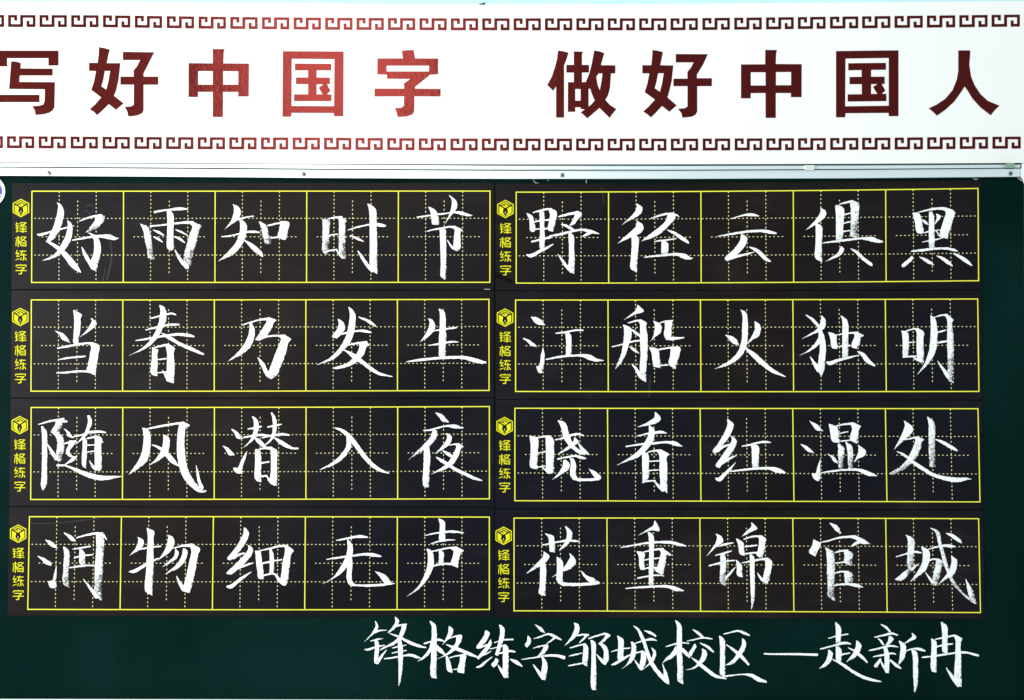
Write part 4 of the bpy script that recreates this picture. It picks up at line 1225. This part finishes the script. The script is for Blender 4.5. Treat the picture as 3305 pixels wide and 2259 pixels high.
for key, (sheet, grid, bow, (mx, my)) in STRIPS.items():
    col = 'left-hand' if key[0] == 'L' else 'right-hand'
    cx, cy = bil(sheet, (0, 0), 0.5, 1.0)
    r = root("writing_strip", P(cx, cy, BF + 0.0003), "black grid strip chalked %s, %s in the %s column" % (POEM[key], WHERE[key[1]], col), "writing strip", "black magnetic writing strips on the chalkboard")
    # sheet with a soft chamfer
    nx, ny = 30, 6; mb = MB()
    pts = []; cw = 1.1
    us = [0] + [cw / 1560 + (1 - 2 * cw / 1560) * i / nx for i in range(nx + 1)] + [1]
    vs = [0] + [cw / 347 + (1 - 2 * cw / 347) * i / ny for i in range(ny + 1)] + [1]
    cb = (bow[0] * 0.8, bow[1] * 0.8)
    for j, v in enumerate(vs):
        for i, u in enumerate(us):
            edge = i in (0, len(us) - 1) or j in (0, len(vs) - 1)
            x, y = bil(sheet, cb, u, v)
            pts.append(P(x, y, SF - (0.0009 if edge else 0)))
    W_ = len(us); fs = []
    for j in range(len(vs) - 1):
        for i in range(W_ - 1):
            a = j * W_ + i; fs.append((a, a + W_, a + W_ + 1, a + 1))
    k0 = mb.add(pts, fs)
    rim = [(u, 0) for u in us] + [(1, v) for v in vs[1:]] + [(u, 1) for u in reversed(us[:-1])] + [(0, v) for v in reversed(vs[1:-1])]
    a_ = [P(*bil(sheet, cb, u, v), SF - 0.0009) for u, v in rim]; b_ = [P(*bil(sheet, cb, u, v), BF + 0.0002) for u, v in rim]
    n = len(rim)
    mb.add(a_ + b_, [(i, (i + 1) % n, n + (i + 1) % n, n + i) for i in range(n)])
    mb.build("rubber_sheet", M_STRIP, r)
    # printed grid: frame, dividers
    def G(u, v): return bil(grid, bow, u, v)
    lw = 3.2
    def hline(name, v, dy, lift=0.0):
        mb = MB(); m_ = 24; pts = []
        for i in range(m_ + 1):
            x, y = G(i / m_, v); ex = -lw / 2 if i == 0 else (lw / 2 if i == m_ else 0)
            pts += [P(x + ex, y - lw / 2, PF + lift), P(x + ex, y + lw / 2, PF + lift)]
        mb.add(pts, [(2 * i, 2 * i + 1, 2 * i + 3, 2 * i + 2) for i in range(m_)])
        if v == 0:      # the little arrowheads under the upper border
            for c in range(5):
                for t in (0.298, 0.702):
                    x, y = G((c + t) / 5, 0); y += lw / 2
                    mb.add([P(x - 3, y, PF + lift), P(x, y + 4.5, PF + lift), P(x + 3, y, PF + lift)], [(0, 1, 2)])
        mb.build(name, M_YELLOW, r)
    hline("border_line", 0, 0); hline("border_line", 1, 0)
    for u in range(6):
        mb = MB(); pts = []
        for j in range(9):
            x, y = G(u / 5, j / 8)
            ey = lw / 2 if j == 0 else (-lw / 2 if j == 8 else 0)
            pts += [P(x - lw / 2, y + ey, PF), P(x + lw / 2, y + ey, PF)]
        mb.add(pts, [(2 * j, 2 * j + 2, 2 * j + 3, 2 * j + 1) for j in range(8)])
        mb.build("border_line" if u in (0, 5) else "divider_line", M_YELLOW, r)
    # dotted guide lines: one part per line
    def dotted(a, b_, n_, horizontal, skip_ends=True):
        mb = MB()
        for i in range(n_):
            t = (i + 0.5) / n_
            u = a[0] + (b_[0] - a[0]) * t; v = a[1] + (b_[1] - a[1]) * t
            x, y = G(u, v)
            if horizontal: dot(mb, x, y, 3.0, 1.4, PF + 0.0001)
            else: dot(mb, x, y, 1.45, 3.2, PF + 0.00015)
        mb.build("dotted_guide_line", M_DOT, r)
    for v in (0.298, 0.700):
        dotted((0.003, v), (0.997, v), 113, True)
    for c in range(5):
        dotted(((c + 0.095) / 5, 0.5), ((c + 0.903) / 5, 0.5), 18, True)
        for t in (0.298, 0.702): dotted(((c + t) / 5, 0.03), ((c + t) / 5, 0.985), 22, False)
        dotted(((c + 0.5) / 5, 0.09), ((c + 0.5) / 5, 0.91), 18, False)
    # printed mark: hexagon with cube faces and a pen nib
    K = 1 / 14.44
    def Q(pts): return [(mx + (x - 543) * K, my + (y - 595) * K) for x, y in pts]
    mb = MB()
    prism(mb, [Q([(543,165),(925,370),(925,812),(543,1025),(163,812),(163,370)]), Q([(543,215),(878,398),(878,786),(543,966),(210,786),(210,398)])], PF + 0.00002, PF - 0.0001)
    prism(mb, [Q([(258,452),(448,560),(444,640),(412,732),(524,912),(524,935),(258,770)])], PF + 0.00002, PF - 0.0001)
    prism(mb, [Q([(830,452),(632,560),(638,640),(672,732),(562,912),(562,935),(830,770)])], PF + 0.00002, PF - 0.0001)
    prism(mb, [Q([(543,262),(785,398),(742,424),(543,312),(348,424),(300,398)])], PF + 0.00002, PF - 0.0001)
    prism(mb, [Q([(440,420),(545,478),(575,455),(490,400),(540,362),(695,455),(543,548),(388,455)])], PF + 0.00002, PF - 0.0001)
    lg = mb.build("printed_logo", M_LOGO, r)
    mb = MB(); prism(mb, [Q([(513,728),(526,712),(556,712),(568,728),(549,810),(546,850),(536,850),(533,810)])], PF + 0.00006, PF)
    me = mb.mesh("nib_slit", tuple(r.location)); me.materials.append(M_PALE)
    k = bpy.data.objects.new("nib_slit", me); C.objects.link(k); k.parent = lg
    # four printed rounded characters under it
    for grp in glyph_print:
        mb = MB(); off = PF
        for ln in grp:
            for (xa, ya, wa), (xb, yb, wb_) in zip(ln, ln[1:]):
                a = (mx - 31.2 + xa / 7.94, my + 25.6 + ya / 7.94); b_ = (mx - 31.2 + xb / 7.94, my + 25.6 + yb / 7.94)
                capsule(mb, a, b_, (wa + wb_) / 2 / 7.94 * 0.80, off); off += 0.00003
        mb.build("printed_character", M_LOGO, r)
    # the five chalked characters
    for i in range(1, 6): chalk_character('%s-%d' % (key, i), r, CF)
    if key == 'L1':
        cr = (100, 605, 3.7484)
        loose_chalk("chalk_smear", r, CF - 0.0002, ["960,640,14 978,800,18 955,960,20 920,1110,26", "900,980,10 880,1080,16 862,1160,10", "600,320,6 665,265,6", "705,330,6 760,260,8", "650,240,10 700,215,16 745,225,12", "640,280,8 690,300,12 735,360,14"], M_SMEAR, cr, 0.25)
        loose_chalk("chalk_speck", r, CF, ["1563,933.3,1.1 1581,933.6,1.1"], M_CHALK)
    if key == 'L4':
        loose_chalk("chalk_smear", r, CF - 0.0002, ["60,130,10 300,128,10 600,100,12 900,66,8"], M_SMEAR, (85, 1655, 3.7484), 0.25)
    if key == 'R2':
        loose_chalk("chalk_smear", r, CF - 0.0002, ["1662,960,8 1655,1080,14 1652,1230,14"], M_SMEAR, (1655, 955, 3.7484), 0.25)
    if key == 'R1':
        # a fold where the lower inner corner has lifted
        mb = MB(); pts = []; m_ = 10
        for i in range(m_ + 1):
            t = i / m_; x = 1599.5 + 60 * t; y = 886 + 25.5 * t
            h_ = 0.0095 * (1 - t) ** 0.7 + 0.0002; wdt = 8.5 * (1 - 0.55 * t)
            pts += [P(x, y - wdt, SF + 0.0001), P(x, y - wdt * 0.2, SF + h_ * 0.8), P(x, y + wdt * 0.25, SF + h_), P(x, y + wdt * 0.8, SF + 0.0001)]
        mb.add(pts, [(4 * i + j, 4 * i + j + 1, 4 * i + j + 5, 4 * i + j + 4) for i in range(m_) for j in range(3)])
        mb.build("curled_fold", M_STRIP, r)
        loose_chalk("chalk_smear", r, CF - 0.0002, ["1070,0,8 1085,60,10 1100,200,6"], M_SMEAR, (1655, 605, 3.7484), 0.25)

# ------------------------------------------------------------------ the round badge at the board's left edge
badge = root("round_badge", P(-34, 617, BF + 0.0003), "round white badge with a blue centre, cut off by the photo's left edge", "badge")
def disc(name, r0, r1, front, back, m, parent, n=48):
    mb = MB()
    o_ = [(-34 + r1 * math.cos(2 * math.pi * i / n), 617 + r1 * math.sin(2 * math.pi * i / n)) for i in range(n)]
    loops = [o_]
    if r0: loops.append([(-34 + r0 * math.cos(2 * math.pi * i / n), 617 + r0 * math.sin(2 * math.pi * i / n)) for i in range(n)])
    prism(mb, loops, front, back)
    return mb.build(name, m, parent)
disc("badge_disc", 0, 50.6, BF + 0.0022, BF + 0.0003, M_WHITE, badge)
disc("thin_ring", 44.4, 45.3, BF + 0.0025, BF + 0.0022, M_SILICONE, badge)
disc("blue_centre", 0, 40.2, BF + 0.0026, BF + 0.0022, M_BLUE, badge)
mb = MB(); prism(mb, [[(-20, 606), (0, 602.5), (2, 604.5), (-18, 610)]], BF + 0.0029, BF + 0.0026)
prism(mb, [[(-12, 612), (4, 629.5), (1.5, 632), (-15, 616)]], BF + 0.0029, BF + 0.0026)
mb.build("white_mark", M_WHITE, badge)
